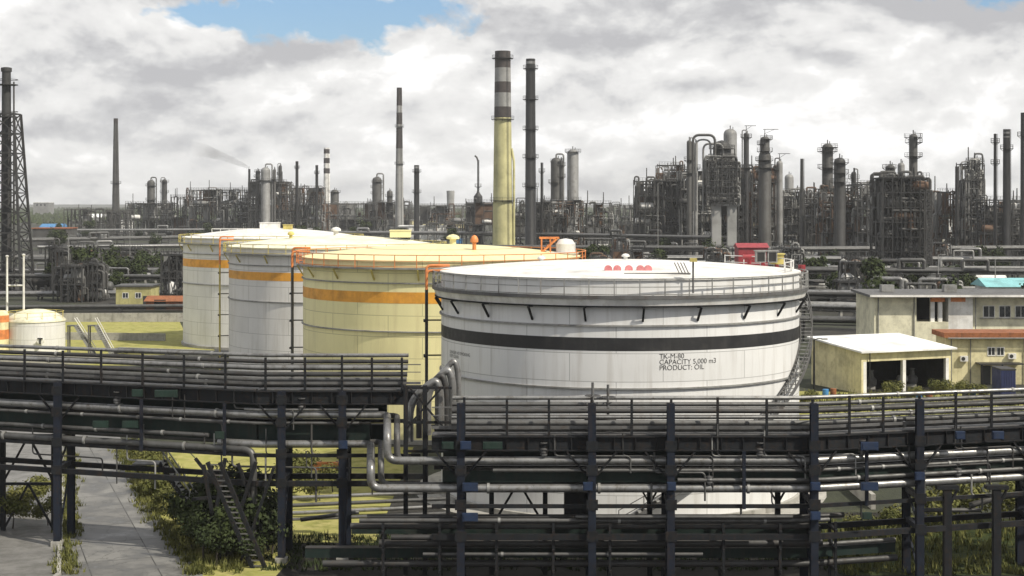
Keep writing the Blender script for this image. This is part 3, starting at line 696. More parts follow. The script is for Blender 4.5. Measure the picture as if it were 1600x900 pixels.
# pipes -------------------------------------------------------------
def pipe(label, pts, r, m, bend=0.0, group=None, flange=None, name='pipe', fm=None):
    o = G().tube(pts, r, 12, bend).build(name, m, base=pts[0]); setp(o, label, 'pipe', group)
    if flange:
        pts = [Vector(p) for p in pts]; best = max(range(len(pts) - 1), key=lambda i: (pts[i + 1] - pts[i]).length)
        a, b = pts[best], pts[best + 1]; L = (b - a).length; tdir = (b - a) / L; n = max(1, int(L / flange)); first = None
        for i in range(n):
            q = a + tdir * (L * (i + .5 + random.uniform(-.2, .2)) / n)
            if first is None:
                first = G().cyl(-tdir * .07, tdir * .07, r * 1.28, r * 1.28, 12).build('clamp', fm or M['steel_lite'], o); first.location = q - Vector(pts[0])
            else:
                c = first.copy(); C.objects.link(c); c.parent = o; c.location = q - Vector(pts[0])
    return o
xl, xr = -40.0, 34.0
def through(dyl, zl, dyr, zr, pxl, r, m, label, bend=.55, fl=5.0, st=None):
    """a pipe of the left rack that steps forward and down to the right rack"""
    A = along(LP, dyl, zl, st if st is not None else xl, XP(pxl, 87)); x = A[-1].x
    yr = RP[0][1] + dyr; xb = x * yr / A[-1].y; Rr = along(RP, dyr, zr, xb, xr)
    return pipe(label, A + [Vector((xb, yr, zl))] + Rr, r, m, bend, None, fl)
through(.55, 8.28, .55, 6.85, 604, .21, M['clad'], 'thick silver pipe along the upper tier of both racks, bending down beside the tank')
through(.55, 6.62, .55, 5.40, 578, .22, M['clad'], 'thick silver pipe on the lowest tier, stepping down to the right rack', st=XP(340, 88))
through(1.15, 8.15, 1.15, 6.7, 618, .17, M['clad_dull'], 'dull pipe behind the thick silver pipe of the upper tier', fl=None)
through(1.4, 6.6, 1.4, 5.4, 592, .17, M['clad_dull'], 'dull pipe behind the thick pipe of the lowest tier', fl=None)
A = along(LP, .42, 6.3, xl, XP(392, 86.7))
pipe('long low pipe on the left rack that elbows down near the shrubs', A + [Vector((A[-1].x + .05, A[-1].y, 1.0))], .2, M['clad_dull'], .6, None, 6.0)
pipe('slim pipe just under the upper silver pipe of the left rack', along(LP, .4, 7.83, xl, XP(560, 87)), .09, M['clad_dull'], 0, None, 3.0)
pipe('second slim pipe low on the left rack', along(LP, .4, 7.0, xl, XP(330, 89)), .12, M['clad_dull'], 0, None, 4.0)
pipe('pale slim pipe below the walkway at the right end of the left rack', along(LP, .4, 8.6, XP(380, 87.2), XP(590, 87)), .07, M['clad'], 0)
for i, (dy, z, r, m, lab) in enumerate(((.75, 10.0, .13, 'clad_dull', 'lowest thin pipe in the bundle on the left rack'), (1.2, 10.2, .16, 'clad_dull', 'thicker pipe low in the bundle on the left rack'),
        (1.7, 10.45, .13, 'pipe_dark', 'dark pipe in the middle of the bundle on the left rack'), (2.1, 10.8, .15, 'clad', 'silver pipe near the top of the bundle on the left rack'),
        (2.5, 11.12, .12, 'pipe_dark', 'thin dark pipe second from the top on the left rack'), (2.8, 11.45, .11, 'clad', 'topmost thin pipe on the left rack'))):
    pipe(lab, along(LP, dy, z, xl, XP(636, 88.5)), r, M[m], 0, None, 7.0)
for i, (dy, z, r, m, lab) in enumerate(((.8, 8.5, .14, 'clad_dull', 'lowest thin pipe in the bundle on the right rack'), (1.25, 8.72, .16, 'clad_dull', 'thicker pipe low in the bundle on the right rack'),
        (1.7, 8.98, .13, 'clad', 'bright thin pipe in the middle of the bundle on the right rack'), (2.1, 9.25, .14, 'pipe_dark', 'dark pipe high in the bundle on the right rack'),
        (2.5, 9.55, .12, 'clad_dull', 'thin dull pipe second from the top on the right rack'), (2.85, 9.85, .11, 'clad', 'topmost thin pipe on the right rack'))):
    pipe(lab, along(RP, dy, z, XP(705, 81), xr), r, M[m], 0, None, 7.0)
pipe('slim pipe just under the upper silver pipe of the right rack', along(RP, .42, 6.36, XP(770, 80), xr), .1, M['clad_dull'], 0, None, 3.0)
pipe('thin pipe hung below the girder of the right rack', along(RP, .4, 5.85, XP(1060, 80), xr), .12, M['clad_dull'], 0, None, 5.0)
pipe('thin low pipe crossing between the right rack columns', along(RP, .3, 3.95, XP(900, 80), XP(1240, 80)), .1, M['clad_dull'], 0)
pipe('short low pipe at the right end below the rack', [P(1440, 797, 84), P(1532, 797, 84)], .12, M['clad_dull'])
pipe('low pipe sloping up to the right below the rack', [P(1515, 790, 84), P(1560, 777, 84), P(1640, 765, 84)], .17, M['clad_dull'], .4)
pipe('long pale pipe lying near the ground between the racks', [P(470, 812, 91), P(560, 800, 92.5)], .13, M['clad_dull'])
for i, (ya, yb) in enumerate(((778, 772), (790, 783), (802, 795), (812, 806))):
    pipe(['topmost of the four thin ground pipes seen under the left rack', 'second of the four thin ground pipes seen under the left rack', 'third of the four thin ground pipes seen under the left rack', 'lowest of the four thin ground pipes seen under the left rack'][i],
         [P(385, ya + 3, 101 - i), P(700, yb - 4, 103 - i)], .13, M['clad_dull' if i % 2 else 'clad'])

# cable trays (covered) on the middle tier
def tray(label, path, dy, z, w, h, x0, x1):
    t = thing('cable_tray', label, 'cable tray', (x0, yat(path, x0) + dy, z))
    g = G(); run(g, path, dy, z, w, h, x0, x1); g.build('tray', M['tray'], t)
    g = G(); run(g, path, dy, z + h / 2 + .02, w + .06, .035, x0, x1); g.build('lid', M['pipe_dark'], t)
tray('dark covered cable tray on the middle tier of the left rack', LP, 1.3, 7.2, .8, .95, xl, XP(575, 87))
tray('dark covered cable tray deep in the left rack under the walkway', LP, 2.0, 8.5, .7, .95, xl, XP(600, 87))
tray('dark cable tray at the back of the left rack', LP, 2.5, 7.0, .5, .9, xl, XP(600, 87))
tray('dark covered cable tray on the middle tier of the right rack', RP, 1.35, 5.95, .8, .62, XP(690, 80), xr)
tray('dark covered cable tray deep in the right rack under the walkway', RP, 2.0, 7.0, .7, .95, XP(690, 80), xr)
tray('dark cable tray at the back of the right rack', RP, 2.5, 5.95, .5, .6, XP(690, 80), xr)
tray('narrow dark cable tray along the foot of the right rack', RP, 1.9, 1.75, .5, .5, XP(470, 80), XP(1420, 80))
tray('small cable tray on the lowest beam of the right rack', RP, 1.7, 3.0, .6, .35, XP(545, 80), XP(1290, 80))
for k, (dy, z, r, xa_, xb_, m) in enumerate(((.5, 3.72, .12, 560, 1300, 'clad_dull'), (.9, 3.35, .17, 545, 1270, 'pipe_dark'), (1.3, 3.75, .14, 570, 1330, 'pipe_dark'), (.45, 2.85, .15, 610, 1180, 'pipe_dark'), (.9, 2.45, .2, 590, 1290, 'pipe_dark'), (1.5, 2.2, .12, 640, 1420, 'clad_dull'), (.5, 1.95, .1, 660, 1100, 'clad_dull'), (1.2, 1.3, .18, 500, 1420, 'pipe_dark'))):
    pipe('dark pipe in the lowest bundle near the foot of the right rack', along(RP, dy, z, XP(xa_, 80), XP(xb_, 80)), r, M[m], 0, 'lowest pipes of the right rack', 6.0 if k % 3 == 0 else None)
for k in range(9):
    x = XP(600 + k * 88, 81); y = yat(RP, x) + 1.0
    g = G().bar((x, y - .6, 0), (x, y - .6, 3.6), .14).bar((x, y + .9, 0), (x, y + .9, 3.6), .14).bar((x, y - .8, 3.15), (x, y + 1.1, 3.15), .14).bar((x, y - .8, 1.1), (x, y + 1.1, 1.1), .14).bar((x, y - .8, 2.2), (x, y + 1.1, 2.2), .12).bar((x, y - .6, 1.2), (x, y + .9, 3.1), .09)
    setp(g.build('low_trestle', M['steel'], base=(x, y, 0)), 'low dark trestle holding the lowest pipes of the right rack', 'trestle', 'low trestles under the right rack')
# conduits and drop lines strung along the racks
rc = random.Random(17)
for k in range(26):
    path, dz, nm = ((LP, 0, 'left'), (RP, -1.5, 'right'))[k % 2]; px = rc.uniform(20, 590) if k % 2 == 0 else rc.uniform(740, 1580); x = xat(path, px); L = rc.uniform(1.5, 5)
    z = rc.choice((7.75, 8.62, 6.05, 5.3)) + dz; y = yat(path, x) + .36; yb = yat(path, x + L) + .36
    pts = [Vector((x, y, z + rc.uniform(.8, 1.8))), Vector((x, y, z)), Vector((x + L, yb, z)), Vector((x + L, yb, z - rc.uniform(.7, 2.2)))]
    pipe('thin bent drain line clipped to the front of the %s rack' % nm, pts, rc.uniform(.035, .06), M[rc.choice(('clad_dull', 'steel_lite', 'pipe_dark'))], .25, 'drain lines on the %s rack' % nm)
for k, (px, path, z, nm) in enumerate(((180, LP, 8.28, 'far left'), (470, LP, 8.28, 'middle left'), (850, RP, 6.85, 'left of the valve stems'), (1110, RP, 5.4, 'below the tank lettering'), (1190, RP, 6.85, 'under the tank stair'), (1350, RP, 6.85, 'below the garage'), (1500, RP, 5.4, 'at the far right'))):
    x = xat(path, px); valve('small hand valve on a silver pipe of the rack, ' + nm, Vector((x, yat(path, x) + .45, z + .2)), .95, .12, M['steel_mid'])
# swan-neck pipes between the racks and the tank
for i, (pa, pt, pb_, Y, lab) in enumerate(((640, 592, 688, 84.8, 'nearest swan-neck pipe looping over beside the left end of the black banded tank'), (655, 583, 697, 86.0, 'second swan-neck pipe looping over left of the big tank'),
        (668, 574, 707, 87.2, 'third swan-neck pipe looping over left of the big tank'), (684, 560, 716, 88.4, 'tallest swan-neck pipe close against the big tank'))):
    z0 = 7.2
    pts = [Vector((XP(pa, Y), Y, z0)), P(pa, pt + 34, Y), P(pb_ - 6, pt, Y), P(pb_, pt + 22, Y), Vector((XP(pb_, Y), Y, z0))]
    pipe(lab, pts, .17 if i % 2 else .22, M['clad' if i != 1 else 'pipe_dark'], .9)
t = thing('pipe_stand', 'dark post frame carrying the swan-neck pipes beside the big tank', 'pipe support', (XP(648, 86), 86, 0))
for px, Y in ((634, 84.2), (664, 84.2), (634, 89.2), (700, 89.2)):
    G().bb(XP(px, Y) - .12, XP(px, Y) + .12, Y - .12, Y + .12, 0, ZP(602, Y)).build('post', M['steel'], t)
g = G()
for py in (606, 660, 705): g.bar(P(630, py, 84.2), P(706, py, 84.2), .14); g.bar(P(634, py, 84.2), P(634, py, 89.2), .14)
g.bar(P(636, 668, 84.1), P(690, 606, 84.1), .1).bar(P(640, 606, 84.1), P(700, 676, 84.1), .1); g.build('bracing', M['steel'], t)

valve('left of the two tall gate valves standing on the right rack', P(926, 700, 82.0), 3.5, .26, M['steel'])
valve('right of the two tall gate valves standing on the right rack', P(950, 700, 82.4), 3.4, .26, M['steel_mid'])
G_ = G().bb(XP(882, 82.5), XP(924, 82.5), 82.2, 83.4, 2.0, 4.9); G_.bb(XP(880, 82.5), XP(926, 82.5), 82.1, 83.5, 4.9, 5.0)
setp(G_.build('cabinet', M['steel'], base=(XP(903, 82.5), 82.8, 2)), 'dark steel cabinet mounted behind the wide column of the right rack', 'cabinet')
for i, px in enumerate((1480, 1557)):
    x = XP(px, 82.5); t = thing('pipe_support', ['dark T-shaped pipe support standing under the right rack, between its last columns', 'dark T-shaped pipe support standing near the right edge under the rack'][i], 'pipe support', (x, 82.5, 0))
    G().bb(x - .2, x + .2, 82.3, 82.7, 0, 5.0).build('post', M['steel'], t); G().bb(x - .6, x + .6, 82.25, 82.75, 5.0, 5.2).bar((x, 82.5, 3.8), (x + .55, 82.5, 5.0), .12).build('head', M['steel'], t)
for i, px in enumerate((1015, 1215)):
    x = XP(px, 84); t = thing('pipe_support', ['short dark pipe support in front of the tank foot, left', 'short dark pipe support in front of the tank foot, right'][i], 'pipe support', (x, 84, 0))
    G().bb(x - .14, x + .14, 83.86, 84.14, 0, 4.7).build('post', M['steel'], t); G().bb(x - .5, x + .5, 83.8, 84.2, 4.7, 4.85).bar((x, 84, 3.9), (x - .45, 84, 4.7), .1).bar((x, 84, 3.9), (x + .45, 84, 4.7), .1).build('head', M['steel'], t)
# orange barrier seen through the rack
t = thing('barrier', 'orange steel barrier on the grass seen under the left rack', 'barrier', (XP(495, 115), 115, 0))
G().bb(XP(470, 115), XP(530, 115), 114.9, 115.1, .35, .95).build('board', M['orange'], t)
for px in (474, 500, 526): G().bb(XP(px, 115) - .08, XP(px, 115) + .08, 115.12, 115.3, 0, 1.0).build('post', M['steel_mid'], t)

# ------------------------------------------------------------------ shrubs and trees
def crown_mesh(name, m, seed, rx, rz, n, leaf, lobes=9):
    rnd = random.Random(seed); g = G(); cs = []
    for i in range(lobes):
        a = rnd.uniform(0, 2 * PI); u = rnd.uniform(.15, .75)
        cs.append((Vector((math.cos(a) * rx * u, math.sin(a) * rx * u, rz * rnd.uniform(-.65, .8))), rx * rnd.uniform(.28, .5)))
    for i in range(n):
        c, r = rnd.choice(cs); d = Vector((rnd.gauss(0, 1), rnd.gauss(0, 1), rnd.gauss(0, 1))).normalized()
        p = c + d * r * rnd.uniform(.55, 1.08); s = leaf * rnd.uniform(.6, 1.3)
        nn = (d + Vector((rnd.uniform(-.8, .8), rnd.uniform(-.8, .8), rnd.uniform(-.4, .9)))).normalized()
        a = nn.orthogonal().normalized(); b = nn.cross(a)
        k = rnd.uniform(0, PI); a, b = a * math.cos(k) + b * math.sin(k), b * math.cos(k) - a * math.sin(k)
        g.add([p - a * s, p - b * s * .6, p + a * s, p + b * s * .6], [(0, 1, 2, 3)])
    return g
def make_tree(label, loc, h, rx, m, seed, group=None, n=900, leaf=.35, name='tree'):
    t = thing(name, label, 'tree' if name == 'tree' else 'shrub', loc, group); L = Vector(loc)
    g = G().tube([L, L + Vector((.1, 0, h * .3)), L + Vector((.0, .1, h * .62))], [h * .028, h * .02, h * .01], 7)
    rnd = random.Random(seed)
    for i in range(5):
        a = rnd.uniform(0, 6.28); q = L + Vector((.05, .02, h * rnd.uniform(.28, .5))); e = q + Vector((math.cos(a) * rx * .6, math.sin(a) * rx * .6, h * .25)); g.tube([q, q.lerp(e, .5) + Vector((0, 0, h * .04)), e], [h * .012, h * .008, h * .004], 5)
    g.build('trunk', M['bark'], t)
    cg = crown_mesh('crown', m, seed, rx, h * .36, n, leaf)
    cg.v = [v + L + Vector((0, 0, h * .62)) for v in cg.v]; cg.build('crown', m, t)
    return t
# ------------------------------------------------------------------ process plant
def stack(label, px, Y, w_top, w_bot, top, m, bands=(), bandm=None, plats=(), platw=.9, name='chimney', cat='chimney', ladder=True, group=None):
    x, s = XP(px, Y), S(Y); H = ZP(top, Y); rt, rb = w_top * s / 2, w_bot * s / 2
    t = thing(name, label, cat, (x, Y, 0), group); rad = lambda z: rb + (rt - rb) * z / H
    G().lathe([(rb * 1.25, 0), (rb * 1.2, 1.2), (rb, 1.8), (rt, H), (rt * .8, H), (rt * .78, H - 1.2)], (x, Y, 0), 24).build('shaft', m, t)
    for a, b in bands:
        za, zb = ZP(b, Y), ZP(a, Y); e = .03
        G().lathe([(rad(za), za), (rad(za) + e, za), (rad(zb) + e, zb), (rad(zb), zb)], (x, Y, 0), 24).build('painted_band', bandm, t)
    for py in plats:
        z = ZP(py, Y); r = rad(z); g = G().lathe([(r, z - .12), (r + platw, z - .12), (r + platw, z), (r, z)], (x, Y, 0), 16)
        seg_ring(g, (x, Y), r + platw - .05, z + 1.1, .09, .09, 16); seg_ring(g, (x, Y), r + platw - .05, z + .55, .07, .07, 16)
        for k in range(8): a = 2 * PI * k / 8; q = Vector((x + (r + platw - .05) * math.cos(a), Y + (r + platw - .05) * math.sin(a), z)); g.bar(q, q + Vector((0, 0, 1.1)), .08)
        for k in range(8): a = 2 * PI * k / 8; q = Vector((x + r * math.cos(a), Y + r * math.sin(a), z - .8)); g.bar(q, Vector((x + (r + platw) * math.cos(a), Y + (r + platw) * math.sin(a), z - .1)), .09)
        g.build('platform', M['far_dark'], t)
    if ladder:
        g = G(); d = Vector((math.sin(.6), -math.cos(.6), 0))
        for o in (-.25, .25):
            q = Vector((d.y * -o, d.x * o, 0)); g.bar(Vector((x, Y, 1)) + d * (rad(1) + .25) + q, Vector((x, Y, H)) + d * (rt + .25) + q, .1)
        g.build('ladder', M['far_dark'], t)
    return t
def column(label, px, Y, w, top, m, plats=(), neck=None, side=0, name='process_column', cat='process column', group=None, platw=1.1, crane=False, base_w=None):
    """distillation column: dished head, ring platforms, ladder, overhead vapour line"""
    x, s = XP(px, Y), S(Y); H = ZP(top, Y); r = w * s / 2; t = thing(name, label, cat, (x, Y, 0), group)
    prof = [(r * 1.12, 0), (r * 1.08, 2.0), (r, 2.4)]
    if neck: zn = ZP(neck[0], Y); rn = neck[1] * s / 2; prof += [(r, zn - 1.5), (rn, zn)]; re = rn
    else: re = r
    prof += [(re, H - re * .8), (re * .92, H - re * .5), (re * .7, H - re * .22), (re * .3, H - re * .05), (.02, H)]
    G().lathe(prof, (x, Y, 0), 20, split=50).build('shell', m, t)
    g = G().cyl((x, Y, H - .2), (x, Y, H + 1.2), .18, .18, 8).cyl((x + re * .4, Y, H - re * .3), (x + re * .4, Y, H + .7), .14, .14, 8); g.build('top_nozzle', M['far_dark'], t)
    for k, py in enumerate(plats):
        z = ZP(py, Y); rr = re if (neck and z > ZP(neck[0], Y)) else r; a0 = random.uniform(0, 6.28); sp_ = random.choice((PI * 1.1, PI * 1.5, 2 * PI))
        g = G()
        g.lathe([(rr, z - .15), (rr + platw, z - .15), (rr + platw, z), (rr, z)], (x, Y, 0), 14, a0, a0 + sp_ - .001)
        for h, kk in ((1.1, .1), (.55, .07)): seg_ring(g, (x, Y), rr + platw - .06, z + h, kk, kk, 14, a0, a0 + sp_)
        for j in range(8):
            a = a0 + sp_ * j / 7.0; q = Vector((x + (rr + platw - .06) * math.cos(a), Y + (rr + platw - .06) * math.sin(a), z)); g.bar(q, q + Vector((0, 0, 1.1)), .09)
            g.bar(Vector((x + rr * math.cos(a), Y + rr * math.sin(a), z - .9)), Vector((x + (rr + platw) * math.cos(a), Y + (rr + platw) * math.sin(a), z - .1)), .1)
        g.build('platform', M['far_dark'], t)
    g = G(); d = Vector((math.sin(-.5), -math.cos(-.5), 0))
    for o in (-.3, .3): q = Vector((-d.y * o, d.x * o, 0)); g.bar(Vector((x, Y, 1)) + d * (r + .35) + q, Vector((x, Y, H - re)) + d * (r + .35) + q, .12)
    g.build('ladder', M['far_dark'], t)
    if side:
        pr = max(.22, r * .16); xx = x + side * (r + pr * 2.2)
        G().tube([(x, Y, H - .3), (x, Y, H + pr * 4), (xx, Y, H + pr * 4), (xx, Y, 3)], pr, 8, pr * 3).build('overhead_line', M['far_lite'] if random.random() < .5 else M['far'], t)
    if crane:
        g = G().bar((x, Y, H), (x, Y, H + 2.6), .2).bar((x - .6, Y, H + 2.5), (x + r + 2.6, Y, H + 2.5), .2).bar((x, Y, H + 1), (x + r + 1, Y, H + 2.4), .12); g.build('davit', M['far_dark'], t)
    return t
def frame(label, pa, pb, top, Y, depth, lv, bays, m, seed, dense=1.0, clad=.25, group=None, name='process_structure', bottom=0.0, vent=False):
    """open multi-storey steel structure with floors, braces, vessels and piping"""
    rnd = random.Random(seed); x0, x1 = XP(pa, Y), XP(pb, Y); H = ZP(top, Y)
    t = thing(name, label, 'process unit', ((x0 + x1) / 2, Y, 0), group); y0, y1 = Y, Y + depth
    w = max(.28, S(Y) * 1.1); hs = [bottom + (H - bottom) * (i / lv) for i in range(lv + 1)]
    xs = [x0 + (x1 - x0) * i / bays for i in range(bays + 1)]; ys = [y0, (y0 + y1) / 2, y1]
    g = G()
    for x in xs:
        for y in ys: g.bb(x - w / 2, x + w / 2, y - w / 2, y + w / 2, bottom, H + rnd.uniform(-.3, .8))
    g.build('columns', m, t)
    for h in hs[1:]:
        g = G(); dk = G(); rl = G()
        for y in ys: g.bb(x0, x1, y - w * .35, y + w * .35, h - w * .5, h + w * .5)
        for x in xs: g.bb(x - w * .35, x + w * .35, y0, y1, h - w * .4, h + w * .4)
        g.build('floor_beams', m, t); i0 = rnd.randrange(bays); i1 = rnd.randrange(i0, bays)
        dk.bb(xs[i0] + .05, xs[i1 + 1] - .05, y0 + .1, y1 - .1, h + w * .5, h + w * .5 + .1).build('deck', M['far_dark'], t)
        for hh in (.6, 1.15): rl.bar((x0, y0 - .1, h + w * .5 + hh), (x1, y0 - .1, h + w * .5 + hh), w * .3)
        for i in range(bays * 3 + 1): x = x0 + (x1 - x0) * i / (bays * 3); rl.bar((x, y0 - .1, h), (x, y0 - .1, h + w * .5 + 1.15), w * .3)
        rl.build('railing', m, t)
    for i in range(bays):
        for j in range(lv):
            if rnd.random() < .45: G().bar((xs[i], y0 - .02, hs[j]), (xs[i + 1], y0 - .02, hs[j + 1]), w * .5).build('brace', m, t)
            if rnd.random() < .3: G().bar((xs[i + 1], y0 + .03, hs[j]), (xs[i], y0 + .03, hs[j + 1]), w * .5).build('brace', m, t)
    gp = [G(), G()]
    for _ in range(int(dense * bays * lv * 4)):
        gg = gp[rnd.random() < .4]; x = rnd.uniform(x0, x1); y = rnd.uniform(y0 + .4, y1 - .3); r = rnd.uniform(.12, .4) * (1 if dense < 2 else 1.2)
        if rnd.random() < .55:
            a = bottom + rnd.uniform(0, (H - bottom) * .7); b = min(H + rnd.uniform(-2, 2.0), a + rnd.uniform(H * .15, H * .6)); xx = min(max(x + rnd.choice((-1, 1)) * rnd.uniform(1, 5), x0), x1)
            gg.tube([(x, y, a), (x, y, b), (xx, y, b), (xx, y, max(a, b - rnd.uniform(1, 8)))], r, 6, .6, 3)
        else:
            z = bottom + rnd.uniform(1, H - bottom); x2 = min(x1 + 1, x + rnd.uniform(3, (x1 - x0) * .6 + 3)); gg.tube([(x, y, z), (x2, y, z), (x2, y, max(bottom + .5, z - rnd.uniform(1, 6)))], r, 6, .5, 3)
    gp[0].build('piping', M[('far_lite', 'steel_lite', 'far')[seed % 3]], t); gp[1].build('piping', M['far_rust' if seed % 3 == 0 else 'far'], t)
    for _ in range(int(dense * bays * lv * .55)):
        j = rnd.randrange(lv); x = rnd.uniform(x0 + 1, x1 - 1); y = rnd.uniform(y0 + .8, y1 - .8); r = min(rnd.uniform(.6, 1.4), (hs[1] - hs[0]) * .36); z = hs[j] + r + .5
        if rnd.random() < .6: o = G().drum((max(x0, x - r * 1.8), y, z), (min(x1, x + r * 1.8), y, z), r, 12)
        else: o = G().drum((x, y, z), (x, y, z + r * 1.8), r * .8, 12)
        o.build('vessel', rnd.choice((M['far_lite'], M['far'], M['far_rust'], M['white'])), t)
    for i in range(bays):
        for j in range(lv):
            if rnd.random() < clad: G().bb(xs[i] + .1, xs[i + 1] - .1, y0 + depth * .3, y0 + depth * .3 + .15, hs[j] + .3, hs[j + 1] - .3).build('cladding_panel', M['far_dark'] if m is M['black'] else rnd.choice((M['far'], M['far_dark'], M['far_rust'], M['far_lite'])), t)
    if vent:
        for i in range(vent):
            x = rnd.uniform(x0, x1); y = rnd.uniform(y0, y1); G().cyl((x, y, H), (x, y, H + rnd.uniform(2, 6)), .22, .18, 8).build('vent_pipe', m, t)
    return t

# --- left edge: derrick with flare riser
Y = 350.0; x = XP(10, Y)
t = thing('flare_derrick', 'tall lattice derrick with a flare riser at the left edge of the skyline', 'flare tower', (x, Y, 0))
G().lathe([(1.15, 0), (1.15, ZP(300, Y)), (.98, ZP(112, Y)), (1.2, ZP(112, Y)), (1.2, ZP(106, Y)), (.6, ZP(105, Y))], (x, Y, 0), 16).build('riser', M['far_dark'], t)
G().cyl((x + 1.9, Y - .6, 0), (x + 1.9, Y - .6, ZP(128, Y)), .25, .2, 8).build('pilot_line', M['far'], t)
zb, ztp = 0.0, ZP(178, Y); hb, ht_ = 4.9, 2.5
cn = lambda k, u: Vector((x + (1, 1, -1, -1)[k] * (hb + (ht_ - hb) * u), Y + (1, -1, -1, 1)[k] * (hb + (ht_ - hb) * u), zb + (ztp - zb) * u))
for k in range(4): G().bar(cn(k, 0), cn(k, 1), .5).build('leg', M['far_dark'], t)
g = G(); nb = 9
for i in range(nb):
    u, v = i / nb, (i + 1) / nb
    for k in range(4):
        k2 = (k + 1) % 4; g.bar(cn(k, v), cn(k2, v), .26).bar(cn(k, u), cn(k2, v), .22).bar(cn(k2, u), cn(k, v), .22)
g.build('lattice', M['far_dark'], t)
for py in (132, 182):
    z = ZP(py, Y); g = G().lathe([(1.1, z - .15), (2.6, z - .15), (2.6, z), (1.1, z)], (x, Y, 0), 12); seg_ring(g, (x, Y), 2.55, z + 1.1, .12, .12, 12); g.build('platform', M['far_dark'], t)

# --- chimneys
stack('tall slim grey chimney alone on the far left of the skyline', 181, 900, 6.5, 13, 185, M['far'], [(185, 193)], M['band'], (286,), 1.2)
stack('thickest tall chimney with dark bands at the top and a cream shaft', 785.5, 580, 24, 32, 80, M['chimney'], [(80, 106), (128, 145), (167, 184)], M['band'], (91, 186, 313), 1.1)
# grey upper reach of the big chimney between its bands
bc = [o for o in C.objects if o.get('label', '').startswith('thickest tall')][0]
Y = 580; xx = XP(785.5, Y); H = ZP(80, Y); rad = lambda z: (32 + (24 - 32) * z / H) * S(Y) / 2
for a, b in ((106, 128), (145, 167)):
    za, zb = ZP(b, Y), ZP(a, Y); G().lathe([(rad(za), za), (rad(za) + .02, za), (rad(zb) + .02, zb), (rad(zb), zb)], (xx, Y, 0), 24).build('painted_band', M['chimney_grey'], bc)
G().tube([(xx + rad(20) + .6, Y - 1, 2), (xx + rad(20) + .6, Y - 1, ZP(252, Y)), (xx + rad(60) + .2, Y - 1, ZP(232, Y))], .45, 8, 1.0).build('side_flue', M['chimney'], bc)
stack('tall black steel stack with ring platforms, right beside the thick banded chimney', 829, 540, 14.5, 18, 92, M['black'], [(96, 100)], M['far_lite'], (107, 155, 202, 246, 291), 1.0)
stack('second tallest chimney of the left half, slim with dark upper bands', 624, 880, 8, 14, 137, M['chimney_grey'], [(137, 165), (176, 194), (200, 232)], M['band'], (198, 256), .9)
stack('black stack standing right of the slim banded chimney', 651, 760, 8, 9, 258, M['black'], [(260, 263)], M['far_lite'], (268, 300), 1.0, 'stack')
stack('short chimney with black and white hoops behind the left process block', 510.5, 1050, 9, 11, 231, M['white'], [(233, 240), (247, 255), (263, 271)], M['band'], (), 1, )
stack('thin black stack in the left process block, third from its right end', 464, 860, 4.6, 5.6, 252, M['black'], (), None, (262,), .8, 'stack')
stack('thin black stack next to the black and white hooped chimney', 495, 860, 4.4, 5.2, 258, M['black'], (), None, (270,), .8, 'stack')
stack('slim dark stack just right of the tall black stack', 846.5, 600, 3.6, 5, 254, M['black'], (), None, (268,), .8, 'stack')
stack('thin grey stack between the two largest units on the right', 1253, 520, 5.0, 7.5, 248, M['far'], (), None, (), .8, 'stack')
stack('slender black stack second from the right edge with a light ring near its top', 1573, 480, 11, 12.5, 202, M['black'], [(206, 209), (213, 215)], M['far_lite'], (232,), .9, 'stack')
stack('thin black stack left of the ringed black stack at the right edge', 1555, 470, 4.5, 6, 209, M['black'], (), None, (222, 255), .9, 'stack')
stack('black stack cut by the right edge of the picture', 1599, 460, 8, 10, 176, M['black'], (), None, (212,), 1.0, 'stack')
stack('short dark stack behind the far right units', 1495, 500, 5, 6.5, 260, M['far_dark'], (), None, (), .8, 'stack')
t = stack('thin flare pipe on a dark base left of the thick banded chimney', 747, 700, 2.6, 3.4, 250, M['far_dark'], (), None, (291,), 1.2, 'flare_stack', 'flare stack')
Y = 700; G().lathe([(2.4, 0), (2.0, ZP(307, Y)), (.5, ZP(300, Y))], (XP(747, Y), Y, 0), 12).build('base_column', M['far_dark'], t)
G().tube([(XP(747, Y), Y, ZP(252, Y)), (XP(745, Y), Y, ZP(246, Y)), (XP(742, Y), Y, ZP(243, Y))], .4, 8).build('flare_tip', M['far'], t)
t = thing('cooling_tower', 'small pale waisted cooling tower far off left of the banded chimney', 'cooling tower', (XP(704, 1500), 1500, 0))
r = 7 * S(1500)
G().lathe([(r * 1.15, 0), (r * .9, 14), (r * .82, 20), (r * .9, ZP(298, 1500)), (r * .85, ZP(298, 1500)), (r * .78, 20)], (XP(704, 1500), 1500, 0), 24).build('shell', M['chimney_grey'], t)

